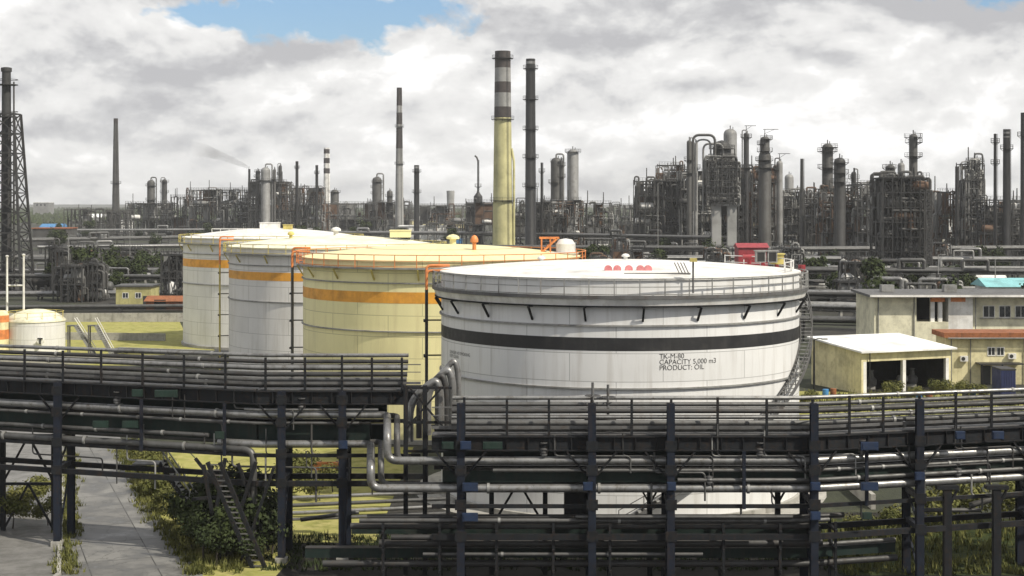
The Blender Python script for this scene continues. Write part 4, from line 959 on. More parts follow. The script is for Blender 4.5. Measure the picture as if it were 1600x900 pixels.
# --- columns
for a in [
 ('thick grey column with two platforms in the small unit behind the left pipe lanes', 236, 900, 12, 281, M['far'], (290, 312), None, 1),
 ('thin dark column beside the thick grey column on the left', 257, 900, 8, 280, M['far_dark'], (284, 300, 318), None, -1),
 ('dark column with many rings at the left end of the left process block', 403, 860, 7, 266, M['far_dark'], (268, 276, 284), None, 0),
 ('pale thick column in the left process block', 415, 850, 15, 261, M['far_lite'], (282,), None, 1),
 ('thin grey column right of the pale thick column', 429, 850, 4.5, 264, M['far'], (280,), None, 0),
 ('narrow dark column in the middle of the left process block', 438, 855, 5, 258, M['far_dark'], (272, 284), None, -1),
 ('squat pale vessel column right of the hooped chimney', 523, 980, 13, 296, M['far'], (300,), None, 0),
 ('ringed grey column left of the slim banded chimney', 589, 950, 15, 276, M['far'], (284, 292, 302), None, 1),
 ('short grey column against the slim banded chimney', 609, 960, 9, 297, M['far'], (306,), None, 0),
 ('grey column with a dark side line right of the tall black stack', 869, 640, 17, 246, M['far'], (252, 285), None, 1),
 ('dark thin column between the two thick grey columns', 877, 630, 5.5, 250, M['far_dark'], (258, 276), None, 0),
 ('thick pale column, the brightest right of the tall black stack', 895, 660, 18, 233, M['far_lite'], (237,), None, 0),
 ('slim tall column with a loop pipe on the left of the big unit', 1077, 560, 8, 219, M['far'], (250, 270), None, 1),
 ('slim column second from the left in the big unit', 1087, 575, 7, 222, M['far_lite'], (262,), None, 0),
 ('pale flat headed column at the top of the big unit', 1141, 600, 21, 201, M['far_lite'], (), None, 0),
 ('black slim column with a crane arm in the big unit', 1166, 570, 8.5, 207, M['black'], (214, 262), None, -1),
 ('thick dark column crowded with platforms right of the black slim column', 1195, 550, 20, 213, M['far'], (217, 225, 236, 250, 262), (238, 15), 0),
 ('medium column right of the crowded thick column', 1218, 550, 10, 251, M['far_lite'], (266,), None, -1),
 ('faint grey column behind the right side of the big unit', 1233, 760, 14, 272, M['far_lite'], (), None, 0),
 ('tall column with a wide platform at its head, left one of the far unit', 1293, 520, 17, 224, M['far'], (230, 236, 262), None, 0),
 ('dark thick column next to the wide headed column', 1312, 500, 18, 246, M['far_dark'], (254, 270, 284), None, 0),
 ('thin dark column right of the dark thick column', 1334, 520, 8, 268, M['far_dark'], (278, 290), None, 1),
 ('grey stub column in the far unit', 1360, 540, 10, 282, M['far'], (), None, 0),
 ('pale block like column at the back of the dark unit', 1391, 520, 15, 257, M['far'], (262,), None, 0),
 ('pale column beside the block like column of the dark unit', 1408, 530, 11, 254, M['far_lite'], (), None, 0),
 ('tall column with a bulging platform head above the dark unit', 1427, 500, 13, 209, M['far'], (214, 222, 244), None, 0),
 ('fat pale column with a round head structure near the right edge', 1523, 520, 18, 246, M['far_lite'], (252, 270), None, 1),
]: column(*a[:7], neck=a[7], side=a[8], crane=('crane' in a[0] or 'crowded' in a[0]), platw=1.6 if 'wide platform' in a[0] or 'bulging' in a[0] else 1.1)

# --- the reactor tower of the big unit, on its pale concrete legs
Y = 505; x = XP(1128, Y); s = S(Y)
t = thing('reactor_tower', 'massive dark reactor with stepped shell on pale concrete legs, centre of the big unit', 'reactor', (x, Y, 0))
G().lathe([(11 * s, ZP(335, Y)), (20 * s, ZP(318, Y)), (21 * s, ZP(262, Y)), (14 * s, ZP(242, Y)), (14 * s, ZP(230, Y)), (10 * s, ZP(222, Y)), (.1, ZP(219, Y))], (x, Y, 0), 28, split=50).build('shell', M['far_dark'], t)
for py, rr in ((312, 22), (286, 23), (264, 23), (246, 17), (232, 16)):
    z = ZP(py, Y); g = G().lathe([(rr * s - 1.6, z - .2), (rr * s + .9, z - .2), (rr * s + .9, z), (rr * s - 1.6, z)], (x, Y, 0), 16); seg_ring(g, (x, Y), rr * s + .85, z + 1.1, .12, .12, 16); seg_ring(g, (x, Y), rr * s + .85, z + .55, .1, .1, 16)
    for k in range(14): a = 2 * PI * k / 14; q = Vector((x + (rr * s + .85) * math.cos(a), Y + (rr * s + .85) * math.sin(a), z)); g.bar(q, q + Vector((0, 0, 1.1)), .1)
    g.build('platform', M['far'], t)
for px, dy in ((1122, -4), (1146, -4), (1122, 4), (1146, 4)):
    xx = XP(px, Y + dy) - 0.6; G().bb(xx - 1.5, xx + 1.5, Y + dy - 1.2, Y + dy + 1.2, 0, ZP(318, Y)).build('concrete_leg', M['chimney_grey'], t)
G().bb(XP(1116, Y), XP(1152, Y), Y - 5.6, Y + 5.6, ZP(322, Y), ZP(318, Y)).build('concrete_table', M['chimney_grey'], t)
for i, (a, b, top, r) in enumerate(((1080, 1114, 212, .42), (1085, 1108, 219, .3), (1097, 1128, 225, .34))):
    G().tube([(XP(a, Y), Y - 5 + i, ZP(330, Y)), (XP(a, Y), Y - 5 + i, ZP(top, Y)), (XP(b, Y), Y - 5 + i, ZP(top, Y)), (XP(b, Y), Y - 5 + i, ZP(top + 40, Y))], r, 10, 2.2).build('loop_pipe', M['far_lite'] if i else M['far'], t)

# --- frames
for a in [
 ('low lattice structure at the left end of the left process block', 268, 298, 308, 880, 14, 2, 3, 'far_dark', 11, 1.5, .5),
 ('blocky dark structure left of the long pipe bridge in the left block', 291, 338, 297, 870, 16, 3, 4, 'far_dark', 12, 1.6, .6),
 ('long open pipe structure in the middle of the left block', 334, 396, 297, 860, 14, 3, 6, 'far_dark', 13, 1.5, .35),
 ('tallest dark structure of the left process block', 388, 448, 284, 850, 18, 4, 5, 'far_dark', 14, 1.8, .5),
 ('right hand dark structure of the left process block', 446, 502, 294, 860, 18, 3, 5, 'far_dark', 15, 1.8, .6),
 ('low grey plant building row behind the pale tanks', 500, 582, 318, 950, 20, 2, 6, 'far', 16, 1.0, .7),
 ('grey low structure around the foot of the slim banded chimney', 576, 640, 316, 900, 18, 2, 5, 'far', 17, 1.2, .5),
 ('low piping structure right of the black stack', 655, 735, 322, 800, 18, 2, 6, 'far', 18, 1.4, .25),
 ('low dark structure at the foot of the flare pipe', 728, 770, 316, 690, 12, 2, 3, 'far_dark', 19, 1.3, .4),
 ('low pipe structure at the foot of the tall black stack', 800, 860, 316, 600, 14, 3, 5, 'far_dark', 20, 1.5, .4),
 ('open pipe structure around the thick grey columns', 850, 908, 313, 620, 14, 3, 5, 'far_dark', 21, 1.7, .35),
 ('low pipe structure with loops trailing off right of the thick columns', 905, 955, 318, 640, 12, 2, 4, 'far', 22, 1.5, .3),
 ('open black steel frame forming the left shoulder of the big unit', 995, 1062, 283, 590, 16, 5, 5, 'far_dark', 23, 1.8, .25),
 ('taller steel frame with a boxy top beside the open black frame', 1030, 1070, 258, 600, 14, 6, 3, 'far', 24, 1.4, .25),
 ('dense dark frame under the slim columns of the big unit', 1064, 1112, 268, 585, 16, 5, 4, 'far_dark', 25, 2.0, .45),
 ('dense dark frame behind the reactor of the big unit', 1108, 1180, 262, 590, 16, 6, 5, 'far_dark', 26, 1.6, .4),
 ('dense frame round the crowded thick column', 1176, 1214, 262, 570, 14, 6, 3, 'far_dark', 27, 1.9, .4),
 ('lower frame at the right foot of the big unit', 1212, 1262, 300, 580, 16, 4, 4, 'far', 28, 1.4, .4),
 ('low pipe structure linking the two right hand units', 1258, 1300, 318, 560, 14, 3, 4, 'far_dark', 29, 1.4, .4),
 ('dark frame at the foot of the wide headed column', 1286, 1345, 295, 510, 15, 5, 5, 'far_dark', 30, 1.7, .5),
 ('middle frame of the dark unit with drums on its top deck', 1340, 1400, 288, 500, 15, 5, 4, 'far_dark', 31, 2.0, .6),
 ('large black steel frame with the tall bulging headed column', 1380, 1452, 278, 395, 14, 7, 5, 'black', 32, 2.0, .85),
 ('low grey frame at the foot of the far right columns', 1465, 1512, 300, 520, 14, 3, 4, 'far', 33, 1.4, .4),
 ('round headed frame beside the fat pale column', 1508, 1538, 256, 510, 10, 6, 3, 'far_dark', 34, 1.6, .3),
 ('frame at the foot of the ringed black stack', 1538, 1612, 313, 480, 14, 4, 5, 'far_dark', 35, 1.8, .5),
 ('slender open steelwork wrapped round the front of the massive reactor', 1104, 1152, 252, 498, 5, 7, 4, 'far_dark', 61, 1.1, .2),
 ('open stair tower standing against the right side of the reactor', 1146, 1162, 268, 552, 6, 8, 2, 'far_dark', 62, 1.0, .1),
 ('small grey piping unit between the right hand units', 1264, 1290, 300, 600, 10, 4, 3, 'far', 63, 1.4, .3),
 ('faint low unit in the gap left of the big unit', 958, 996, 322, 760, 12, 2, 4, 'far', 64, 1.4, .4),
 ('small faint unit right of the black frame', 1452, 1472, 306, 640, 12, 3, 3, 'far', 65, 1.4, .4),
 ('long low pale unit right of the slim banded chimney', 632, 705, 327, 1000, 18, 2, 7, 'far', 66, 1.3, .5),
 ('low dark unit left of the left process block', 196, 268, 318, 890, 14, 2, 6, 'far_dark', 67, 1.6, .5),
 ('row of low pipework between the slim grey chimney and the left unit', 100, 200, 328, 860, 14, 1, 8, 'far', 68, 1.8, .3),
]: frame(a[0], a[1], a[2], a[3], a[4], a[5], a[6], a[7], M[a[8]], a[9], a[10], a[11], vent=2, bottom=ZP(322, 498) if a[9] == 61 else 0.0)

# lattice ladder tower at the right end of the black frame
Y = 390; x0, x1 = XP(1447, Y), XP(1456, Y)
t = thing('lattice_mast', 'narrow lattice mast at the right end of the large black frame', 'mast', (x0, Y, 0)); z1 = ZP(298, Y)
for x in (x0, x1):
    for y in (Y, Y + 1.6): G().bb(x - .14, x + .14, y - .14, y + .14, 0, z1).build('leg', M['far_dark'], t)
g = G()
for i in range(14):
    a, b = z1 * i / 14, z1 * (i + 1) / 14; g.bar((x0, Y, a), (x1, Y, b), .16).bar((x1, Y + .02, a), (x0, Y + .02, b), .16).bar((x0, Y, b), (x1, Y, b), .2)
g.build('lattice', M['far_dark'], t)

# smoke from the left block
def plume(label, pts, rads, dens, seed):
    g = G().tube(pts, rads, 12); m = bpy.data.materials.new('smoke'); m.use_nodes = True; n_ = m.node_tree; n_.nodes.remove(n_.nodes['Principled BSDF'])
    v = N(n_, 'ShaderNodeVolumePrincipled'); v.inputs['Color'].default_value = (.3, .3, .31, 1)
    p = N(n_, 'ShaderNodeNewGeometry').outputs['Position']; no = N(n_, 'ShaderNodeTexNoise', Scale=.09, Detail=4.0); n_.links.new(p, no.inputs['Vector'])
    r = ramp(n_, no.outputs['Fac'], [(.25, (dens * .15,) * 3), (.7, (dens,) * 3)]); sx = N(n_, 'ShaderNodeSeparateXYZ'); n_.links.new(p, sx.inputs[0])
    mr = N(n_, 'ShaderNodeMapRange'); n_.links.new(sx.outputs['X'], mr.inputs['Value'])
    mr.inputs['From Min'].default_value = pts[-1][0]; mr.inputs['From Max'].default_value = pts[0][0]; mr.inputs['To Min'].default_value = 0.0; mr.inputs['To Max'].default_value = 1.0
    ml = N(n_, 'ShaderNodeMath', operation='MULTIPLY'); n_.links.new(r.outputs['Color'], ml.inputs[0]); n_.links.new(mr.outputs[0], ml.inputs[1]); n_.links.new(ml.outputs[0], v.inputs['Density'])
    n_.links.new(v.outputs[0], n_.nodes['Material Output'].inputs['Volume'])
    setp(g.build('smoke', m, base=pts[0]), label, 'smoke', None, 'stuff')
stack('thin black stack trailing smoke at the left end of the left block', 389.5, 870, 3.4, 4.4, 264, M['black'], (), None, (), .8, 'stack')
Y = 870
plume('thin grey smoke drifting left from the stack of the left block', [P(389, 262, Y), P(382, 259, Y), P(366, 252, Y), P(346, 244, Y), P(322, 236, Y), P(296, 232, Y)], [.7, 1.3, 2.0, 2.6, 4.0, 5.0], .24, 1)
# ------------------------------------------------------------------ ground-level pipe lanes behind the tanks
LANEM = ['clad', 'clad_dull', 'steel_lite', 'pipe_dark', 'clad_dull', 'clad']
def lane(label, place, pa, pb, Ya, Yb, z, n, seed, gap=1.1, rr=(.22, .42), sup=16.0, two=False):
    rnd = random.Random(seed); A = Vector((XP(pa, Ya), Ya, 0)); B = Vector((XP(pb, Yb), Yb, 0)); d = (B - A); L = d.length; u = d / L; q = Vector((-u.y, u.x, 0))
    t = thing('pipe_rack', label, 'pipe rack', tuple((A + B) / 2)); W = n * gap
    for i in range(int(L / sup) + 1):
        o = A + u * min(L, i * sup + 1); g = G()
        for s in (-.4, W - gap + .4): g.bar(o + q * s, o + q * s + Vector((0, 0, z - .2)), .3)
        g.bar(o + q * -.6 + Vector((0, 0, z - .15)), o + q * (W - gap + .6) + Vector((0, 0, z - .15)), .3)
        if z > 3: g.bar(o + q * -.6 + Vector((0, 0, z * .55)), o + q * (W - gap + .6) + Vector((0, 0, z * .55)), .25)
        g.build('trestle', M['far_dark'], t)
    g = G()
    for s in (-.5, W - gap + .5): g.bar(A + q * s + Vector((0, 0, z - .35)), B + q * s + Vector((0, 0, z - .35)), .2)
    g.build('stringer', M['far_dark'], t)
    for k in range(n):
        r = rnd.uniform(*rr); zz = z + r; pts = [A + q * (k * gap) + Vector((0, 0, zz))]
        if rnd.random() < .45 and L > 40:
            e = rnd.uniform(.25, .7); w_ = 5.0; h = rnd.uniform(1.5, 2.6)
            for a, b in ((0, 0), (0, h), (w_ / L, h), (w_ / L, 0)): pts.append(A + q * (k * gap) + u * (L * (e + a)) + Vector((0, 0, zz + b)))
        pts.append(B + q * (k * gap) + Vector((0, 0, zz)))
        pipe('horizontal pipe in the pipe lane ' + place, pts, r, M[LANEM[rnd.randrange(6)]], .5, 'pipes in the lane ' + place)
lane('long low pipe trestle receding behind the left pipe lanes, farthest of them', 'farthest behind the left trestles', 40, 330, 640, 700, 4.2, 5, 41, 1.4, (.35, .6), 22)
lane('second farthest pipe trestle on the left, level with the tank roofs', 'level with the pale tank roofs on the left', 60, 300, 540, 560, 4.2, 5, 42, 1.3, (.3, .55), 20)
lane('pipe trestle crossing behind the white posts on the left', 'behind the white posts on the left', 20, 300, 450, 470, 4.0, 5, 43, 1.2, (.3, .5), 18)
lane('pipe trestle among the dark trees left of the pale tanks', 'among the dark trees on the left', -30, 290, 385, 390, 3.0, 4, 44, 1.2, (.25, .42), 16)
lane('near low pipe run left of the pale tanks behind the tan hut', 'behind the tan hut', -40, 290, 318, 322, 1.2, 4, 45, 1.0, (.2, .35), 12)
lane('low pipe run along the bund left of the farthest pale tank', 'along the left bund', -30, 300, 282, 286, .8, 4, 46, .9, (.2, .35), 12)
lane('wide pipe bridge running right behind the tall black stack', 'behind the tall black stack', 830, 1120, 600, 540, 7.5, 6, 47, 1.3, (.35, .6), 20)
lane('pipe bridge above the white tank roof, middle distance', 'above the white tank roof', 700, 1200, 480, 470, 6.0, 6, 48, 1.2, (.3, .55), 18)
lane('nearest pipe trestle visible above the white tank roof', 'closest above the white tank roof', 890, 1260, 390, 395, 4.6, 5, 49, 1.1, (.25, .5), 16)
lane('low pipe trestle just behind the white tank', 'just behind the white tank', 880, 1290, 318, 322, 3.4, 5, 50, 1.0, (.25, .4), 14)
lane('pipe bridge in front of the big dark unit on the right', 'in front of the big dark unit', 1150, 1620, 440, 455, 6.5, 6, 51, 1.2, (.3, .55), 18)
lane('pipe trestle right of the white tank at roof height', 'right of the white tank at roof height', 1240, 1640, 350, 345, 5.0, 6, 52, 1.1, (.25, .48), 16)
lane('pipe trestle between the white tank and the cream building', 'between the white tank and the cream building', 1245, 1640, 270, 262, 4.0, 6, 53, 1.0, (.22, .42), 14)
lane('low pipe trestle close behind the white roofed garage', 'close behind the white roofed garage', 1240, 1480, 222, 216, 3.2, 5, 54, .9, (.18, .35), 12)
lane('far pipe bridge between the banded chimney and the slim banded chimney', 'between the two banded chimneys', 470, 780, 700, 690, 6.0, 5, 55, 1.5, (.4, .65), 24)
lane('far pipe trestle behind the roofs of the pale tanks', 'behind the pale tank roofs', 290, 760, 520, 500, 5.0, 5, 56, 1.3, (.3, .55), 20)
lane('distant pale pipe bridge at the far right below the fat column', 'below the fat pale column', 1440, 1640, 560, 560, 9.0, 5, 57, 1.5, (.4, .6), 22)

for k, (lab, place, pa, pb, Ya, Yb, z, n, two) in enumerate((
 ('farthest pale pipe bridge under the left process block', 'under the left process block', 60, 500, 800, 830, 5.5, 5, 0),
 ('pipe trestle passing behind the tan hut and red shed', 'behind the red shed', -20, 292, 345, 340, 3.6, 5, 0),
 ('dark pipe trestle left of the pale tanks at mid height', 'left of the pale tanks at mid height', 30, 292, 420, 415, 4.6, 6, 0),
 ('pipe bridge crossing low under the thick grey columns', 'under the thick grey columns', 800, 1010, 640, 630, 5.0, 5, 0),
 ('pipe trestle at the foot of the open black frame', 'at the foot of the open black frame', 860, 1240, 560, 520, 3.5, 6, 0),
 ('second pipe trestle above the white tank roof', 'second above the white tank roof', 880, 1280, 430, 440, 4.4, 6, 0),
 ('third pipe trestle above the white tank roof, close to it', 'third above the white tank roof', 900, 1300, 355, 350, 4.0, 6, 0),
 ('pipe trestle under the large black steel frame', 'under the large black steel frame', 1240, 1640, 400, 395, 5.5, 6, 0),
 ('high pipe bridge right of the white tank with dark pipes', 'high on the bridge right of the white tank', 1250, 1640, 315, 308, 6.2, 6, 0),
 ('low pipe trestle behind the cream building roof', 'behind the cream building roof', 1240, 1640, 288, 284, 3.0, 6, 0),
 ('low pipe trestle between the tank stairs and the garage', 'between the tank stairs and the garage', 1238, 1400, 246, 240, 3.6, 5, 0),
)): lane(lab, place, pa, pb, Ya, Yb, z, n, 80 + k, 1.1, (.22, .48), 14)
# horizontal vessels on saddles among the lanes
rnd = random.Random(33)
for i in range(46):
    left = i % 3 == 0; Y = rnd.uniform(300, 430) if left else rnd.uniform(270, 460); px = rnd.uniform(60, 280) if left else rnd.choice((rnd.uniform(910, 1240), rnd.uniform(1262, 1600), rnd.uniform(1262, 1600))); x = XP(px, Y); L = rnd.uniform(3, 7); r = rnd.uniform(.9, 1.5)
    t = thing('horizontal_vessel', 'horizontal drum on saddles among the pipe lanes ' + ('left of the pale tanks' if left else 'right of and behind the white tank'), 'vessel', (x, Y, 0), 'drums among the lanes ' + ('on the left' if left else 'on the right'))
    G().drum((x - L / 2, Y, r + 1.0), (x + L / 2, Y, r + 1.0), r, 16).build('shell', rnd.choice((M['clad_dull'], M['far'], M['steel_lite'], M['white'])), t)
    for s in (-.33, .33): G().bb(x + L * s - .2, x + L * s + .2, Y - r * .8, Y + r * .8, 0, 1.0 + r * .4).build('saddle', M['concrete'], t)
for i in range(44):
    left = i % 3 == 0; Y = rnd.uniform(300, 420) if left else rnd.uniform(280, 440); px = rnd.uniform(40, 285) if left else rnd.choice((rnd.uniform(905, 1240), rnd.uniform(1262, 1620))); a = px; bpx = px + rnd.uniform(14, 46) * 380 / Y
    frame('small dark open equipment frame among the pipe lanes ' + ('left of the pale tanks' if left else 'right of and behind the white tank'), a, bpx, 316 + (20.4 - rnd.uniform(5, 10)) * FOC / Y, Y, 6, 2, 3, M['far_dark'], 200 + i, 1.3, .35, 'small equipment frames ' + ('on the left' if left else 'on the right'))

# ------------------------------------------------------------------ buildings
def windows(t, wall, x, y, z, w, h, depth=.12, sill=True, dirx=Vector((1, 0, 0))):
    nrm = Vector((dirx.y, -dirx.x, 0)); o = Vector((x, y, z))
    def slab(a0, a1, z0, z1, n0, n1):
        g = G(); vs = [o + dirx * a + nrm * n + Vector((0, 0, zz)) for a in (a0, a1) for n in (n0, n1) for zz in (z0, z1)]
        g.add(vs, [(0, 1, 3, 2), (4, 6, 7, 5), (0, 4, 5, 1), (2, 3, 7, 6), (0, 2, 6, 4), (1, 5, 7, 3)]); return g
    f = G()
    for a0, a1, z0, z1 in ((-w / 2, -w / 2 + .09, 0, h), (w / 2 - .09, w / 2, 0, h), (-w / 2 + .09, w / 2 - .09, 0, .09), (-w / 2 + .09, w / 2 - .09, h - .09, h), (-.03, .03, .09, h - .09)):
        k = slab(a0, a1, z0, z1, .0, .06); f.add(k.v, k.f)
    wn = f.build('window', M['white'], t); slab(-w / 2 + .09, w / 2 - .09, .09, h - .09, .003, .02).build('pane', M['glass'], wn)
def hut(label, cat, px0, px1, Y, top, depth, wallm, roofm, name, over=.3, rt=.25, wins=(), door=None, base=0.0, pitch=0.0):
    x0, x1 = XP(px0, Y), XP(px1, Y); z = ZP(top, Y); t = thing(name, label, cat, ((x0 + x1) / 2, Y, 0))
    G().bb(x0, x1, Y, Y + depth, 0, z - rt).build('wall', wallm, t)
    if pitch:
        g = G(); zz = z - rt + .003; pr = [(Y - over, zz), (Y + depth / 2, zz + pitch), (Y + depth + over, zz)]
        vs = [Vector((x, y, q)) for x in (x0 - over, x1 + over) for y, q in pr]; g.add(vs, [(0, 1, 4, 3), (1, 2, 5, 4), (0, 2, 1), (3, 4, 5), (0, 3, 5, 2)]); g.build('roof', roofm, t)
    else: G().bb(x0 - over, x1 + over, Y - over, Y + depth + over, z - rt + .003, z).build('roof', roofm, t)
    for px, py, w, h in wins: windows(t, None, XP(px, Y), Y, ZP(py, Y), w, h)
    if door: xd = XP(door[0], Y); G().bb(xd - door[1] / 2, xd + door[1] / 2, Y - .05, Y - .003, .02, door[2]).build('door', door[3], t)
    return t
hut('yellowish tan hut between the pipe lanes left of the pale tanks', 'hut', 181, 236, 300, 446, 7, M['tan'], M['clad_dull'], 'hut', .3, .3, [(196, 466, 1.2, 1.1), (216, 466, 1.2, 1.1)], (228, 1.1, 2.1, M['pipe_dark']))
t = hut('low rust red sheet roofed shed beside the farthest pale tank', 'shed', 228, 292, 290, 470, 6, M['rust'], M['rust'], 'shed', .4, .1, (), (250, 2.2, 2.0, M['dark']), 0, .9)
hut('small shed with a blue roof far off behind the left pipe lanes', 'shed', 62, 96, 1150, 354, 16, M['far'], M['blue'], 'shed', .6, .5, (), None, 0, 2.5)
hut('pale distant warehouse far off left of the slim grey chimney', 'warehouse', 128, 168, 1500, 339, 24, M['white'], M['white_roof'], 'warehouse', .6, .5, (), None, 0, 3.5)
hut('distant pale office block on the far left horizon', 'office block', 52, 76, 2000, 316, 24, M['far_lite'], M['white_roof'], 'office_block', .4, .6, [(58, 322, 3, 3), (64, 322, 3, 3), (70, 322, 3, 3)])
hut('blue shipping container standing between the chimneys and the tank roofs', 'container', 703, 722, 760, 373, 2.6, M['blue'], M['blue'], 'shipping_container', .05, .2)
hut('long low white building in front of the far right columns', 'building', 1452, 1524, 800, 343, 20, M['white'], M['white_roof'], 'long_building', .6, .6, [(1462, 360, 3, 2), (1476, 360, 3, 2), (1490, 360, 3, 2), (1504, 360, 3, 2)])
hut('red shed standing behind the white tank roof', 'shed', 1154, 1200, 330, 386, 6, M['red'], M['red'], 'shed', .3, .12, (), (1186, 2.0, 2.6, M['dark']), 0, .9)
hut('building with a teal sheet roof behind the cream building', 'building', 1545, 1640, 235, 447, 7, M['white'], M['teal'], 'teal_roofed_building', .6, .12, [(1560, 468, 1.4, 1.2), (1585, 468, 1.4, 1.2)], None, 0, 1.2)
# cream building with open bays
Y = 190; t = thing('cream_building', 'long cream building with a flat overhanging roof and dark open bays', 'building', (XP(1500, Y), Y, 0)); zt = ZP(462, Y)
xa, xb = XP(1366, Y), XP(1660, Y); z0 = ZP(503, Y)
G().bb(xa, XP(1432, Y), Y, Y + 10, 0, zt).build('wall', M['cream_pale'], t); G().bb(XP(1482, Y), XP(1520, Y), Y, Y + 10, 0, zt).build('wall', M['white'], t)
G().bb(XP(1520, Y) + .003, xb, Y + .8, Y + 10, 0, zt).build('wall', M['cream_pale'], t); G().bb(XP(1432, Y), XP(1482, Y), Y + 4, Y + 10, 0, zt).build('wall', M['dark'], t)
G().bb(XP(1432, Y) + .003, XP(1482, Y) - .003, Y + .003, Y + 3.99, 0, z0).build('floor', M['cream_pale'], t)
for px in (1458, 1470): G().bb(XP(px, Y) - .25, XP(px, Y) + .25, Y + .2, Y + .7, z0, zt).build('pillar', M['white'], t)
g = G(); x0, x1 = xa - .8, xb; ro = [(x0, Y - 1.2, zt + .15), (x1, Y - 1.2, zt + .15), (x1, Y + 9.5, zt + .3), (x0, Y + 9.5, zt + .3)]
g.add([Vector(p) for p in ro] + [Vector((p[0], p[1], p[2] - .3)) for p in ro], [(0, 1, 2, 3), (7, 6, 5, 4), (0, 4, 5, 1), (1, 5, 6, 2), (2, 6, 7, 3), (3, 7, 4, 0)]); g.build('roof', M['steel_mid'], t)
G().bb(xa - .8, xb, Y - 1.28, Y - 1.203, zt - .1, zt + .16).build('fascia', M['white'], t)
for px in (1465, 1497): G().bb(XP(px, Y) - .9, XP(px, Y) + .9, Y - .06, Y - .003, zt - .75, zt - .2).build('orange_panel', M['orange'], t)
for px in (1545, 1570, 1595):
    windows(t, None, XP(px, Y + .8), Y + .797, ZP(497, Y), 1.5, 1.5); G().bb(XP(px, Y) - .9, XP(px, Y) + .9, Y + .6, Y + .797, ZP(497, Y) - .12, ZP(497, Y) - .003).build('sill', M['concrete'], t)
for px in (1372, 1428, 1524): G().cyl((XP(px, Y), Y - .12, .1), (XP(px, Y), Y - .12, zt), .07, .07, 8).build('downpipe', M['gutter'], t)
for px in (1400, 1500): roof_u = G().bb(XP(px, Y) - .8, XP(px, Y) + .8, Y + 4, Y + 5.2, zt + .25, zt + 1.1).build('roof_unit', M['steel_lite'], t)
# annex with the rust coloured roof
Y = 172; t = thing('annex', 'cream annex with a rust coloured flat roof below the long cream building', 'annex', (XP(1540, Y), Y, 0))
xa, xb = XP(1478, Y), XP(1660, Y); zt = ZP(527, Y)
G().bb(xa, xb, Y, Y + 4, 0, zt).build('wall', M['cream'], t); G().bb(xa - .4, xb, Y - .7, Y + 4.4, zt + .003, zt + .55).build('roof', M['rust'], t)
G().tube([(xa, Y - .8, zt - .05), (xb, Y - .8, zt - .05)], .09, 8).build('gutter', M['gutter'], t)
for px in (1486, 1516, 1600): G().cyl((XP(px, Y), Y - .12, .1), (XP(px, Y), Y - .12, zt - .05), .06, .06, 8).build('downpipe', M['gutter'], t)
for px, py in ((1505, 560), (1580, 556)):
    q = P(px, py, Y); ac = G().box(q + Vector((0, -.25, 0)), (.85, .4, .6)).build('air_conditioner', M['white'], t); G().cyl(q + Vector((-.12, -.455, 0)), q + Vector((-.12, -.47, 0)), .22, .22, 12).build('fan_grille', M['black'], ac)
for px in (1549, 1563): windows(t, None, XP(px, Y), Y - .003, ZP(556, Y), .9, 1.0)
g = G().bb(XP(1524, Y), XP(1592, Y), Y - 1.6, Y - .003, 2.35, 2.5); g.build('canopy', M['pipe_dark'], t)
for px in (1528, 1560): G().bb(XP(px, Y) - .08, XP(px, Y) + .08, Y - 1.5, Y - 1.34, 0, 2.35).build('canopy_post', M['steel'], t)
G().bb(XP(1540, Y) - .55, XP(1540, Y) + .55, Y - .07, Y - .003, .02, 2.1).build('door', M['pipe_dark'], t)
# navy cabinet / container at the right
Y = 158; t = thing('navy_container', 'dark navy steel container standing at the right edge below the annex', 'container', (XP(1576, Y), Y, 0))
G().bb(XP(1564, Y), XP(1587, Y), Y, Y + 3, .1, 3.1).build('body', M['navy'], t)
g = G()
for i in range(6): x = XP(1564, Y) + .12 + i * .25; g.bb(x, x + .1, Y - .05, Y - .003, .2, 3.0)
g.build('ribs', M['navy'], t); G().bb(XP(1564, Y) - .05, XP(1587, Y) + .05, Y - .06, Y + 3.06, 3.103, 3.25).build('lid', M['pipe_dark'], t)
# garage
ang = R_(22); gx, gy = XP(1346, 163.5), 163.5; e = Vector((math.cos(ang), math.sin(ang), 0)); nn = Vector((-math.sin(ang), math.cos(ang), 0)); GO = Vector((gx, gy, 0)); gw, gd, gh = 11.6, 9.6, 4.35
t = thing('garage', 'cream open fronted garage with a bright white sloping roof right of the tank', 'garage', (gx, gy, 0))
def wall(name, a0, a1, b0, b1, z0, z1, m, par=None, zb=None):
    vs = [GO + e * a + nn * b + Vector((0, 0, z if i == 0 else (z1 if (zb is None or b == b0) else zb))) for a in (a0, a1) for b in (b0, b1) for i, z in ((0, z0), (1, z1))]
    g = G(); g.add(vs, [(0, 1, 3, 2), (4, 6, 7, 5), (0, 4, 5, 1), (2, 3, 7, 6), (0, 2, 6, 4), (1, 5, 7, 3)]); return g.build(name, m, par or t)
hb_ = gh + .75
wall('wall', 0, .25, 0, gd, 0, gh, M['cream'], None, hb_); wall('wall', gw - .25, gw, 0, gd, 0, gh, M['cream'], None, hb_); wall('wall', .253, gw - .253, gd - .25, gd, 0, hb_, M['pipe_dark'])  # back wall coloured dark to paint the shade inside the bays
wall('shade_lining', .253, .3, .4, gd - .26, .07, gh - .1, M['pipe_dark']); wall('shade_lining', gw - .3, gw - .253, .4, gd - .26, .07, gh - .1, M['pipe_dark'])  # dark sheets added over the side walls as painted bay shade
wall('lintel', .253, gw - .253, 0, .3, gh - .95, gh, M['cream'])
for a in (.253, 5.3, gw - .65): wall('pillar', a, a + .4, .002, .4, 0, gh - .953, M['white'])
wall('floor', .26, gw - .26, .3, gd - .26, 0, .06, M['shade_ground'])  # floor colour darkened for the same bay shade
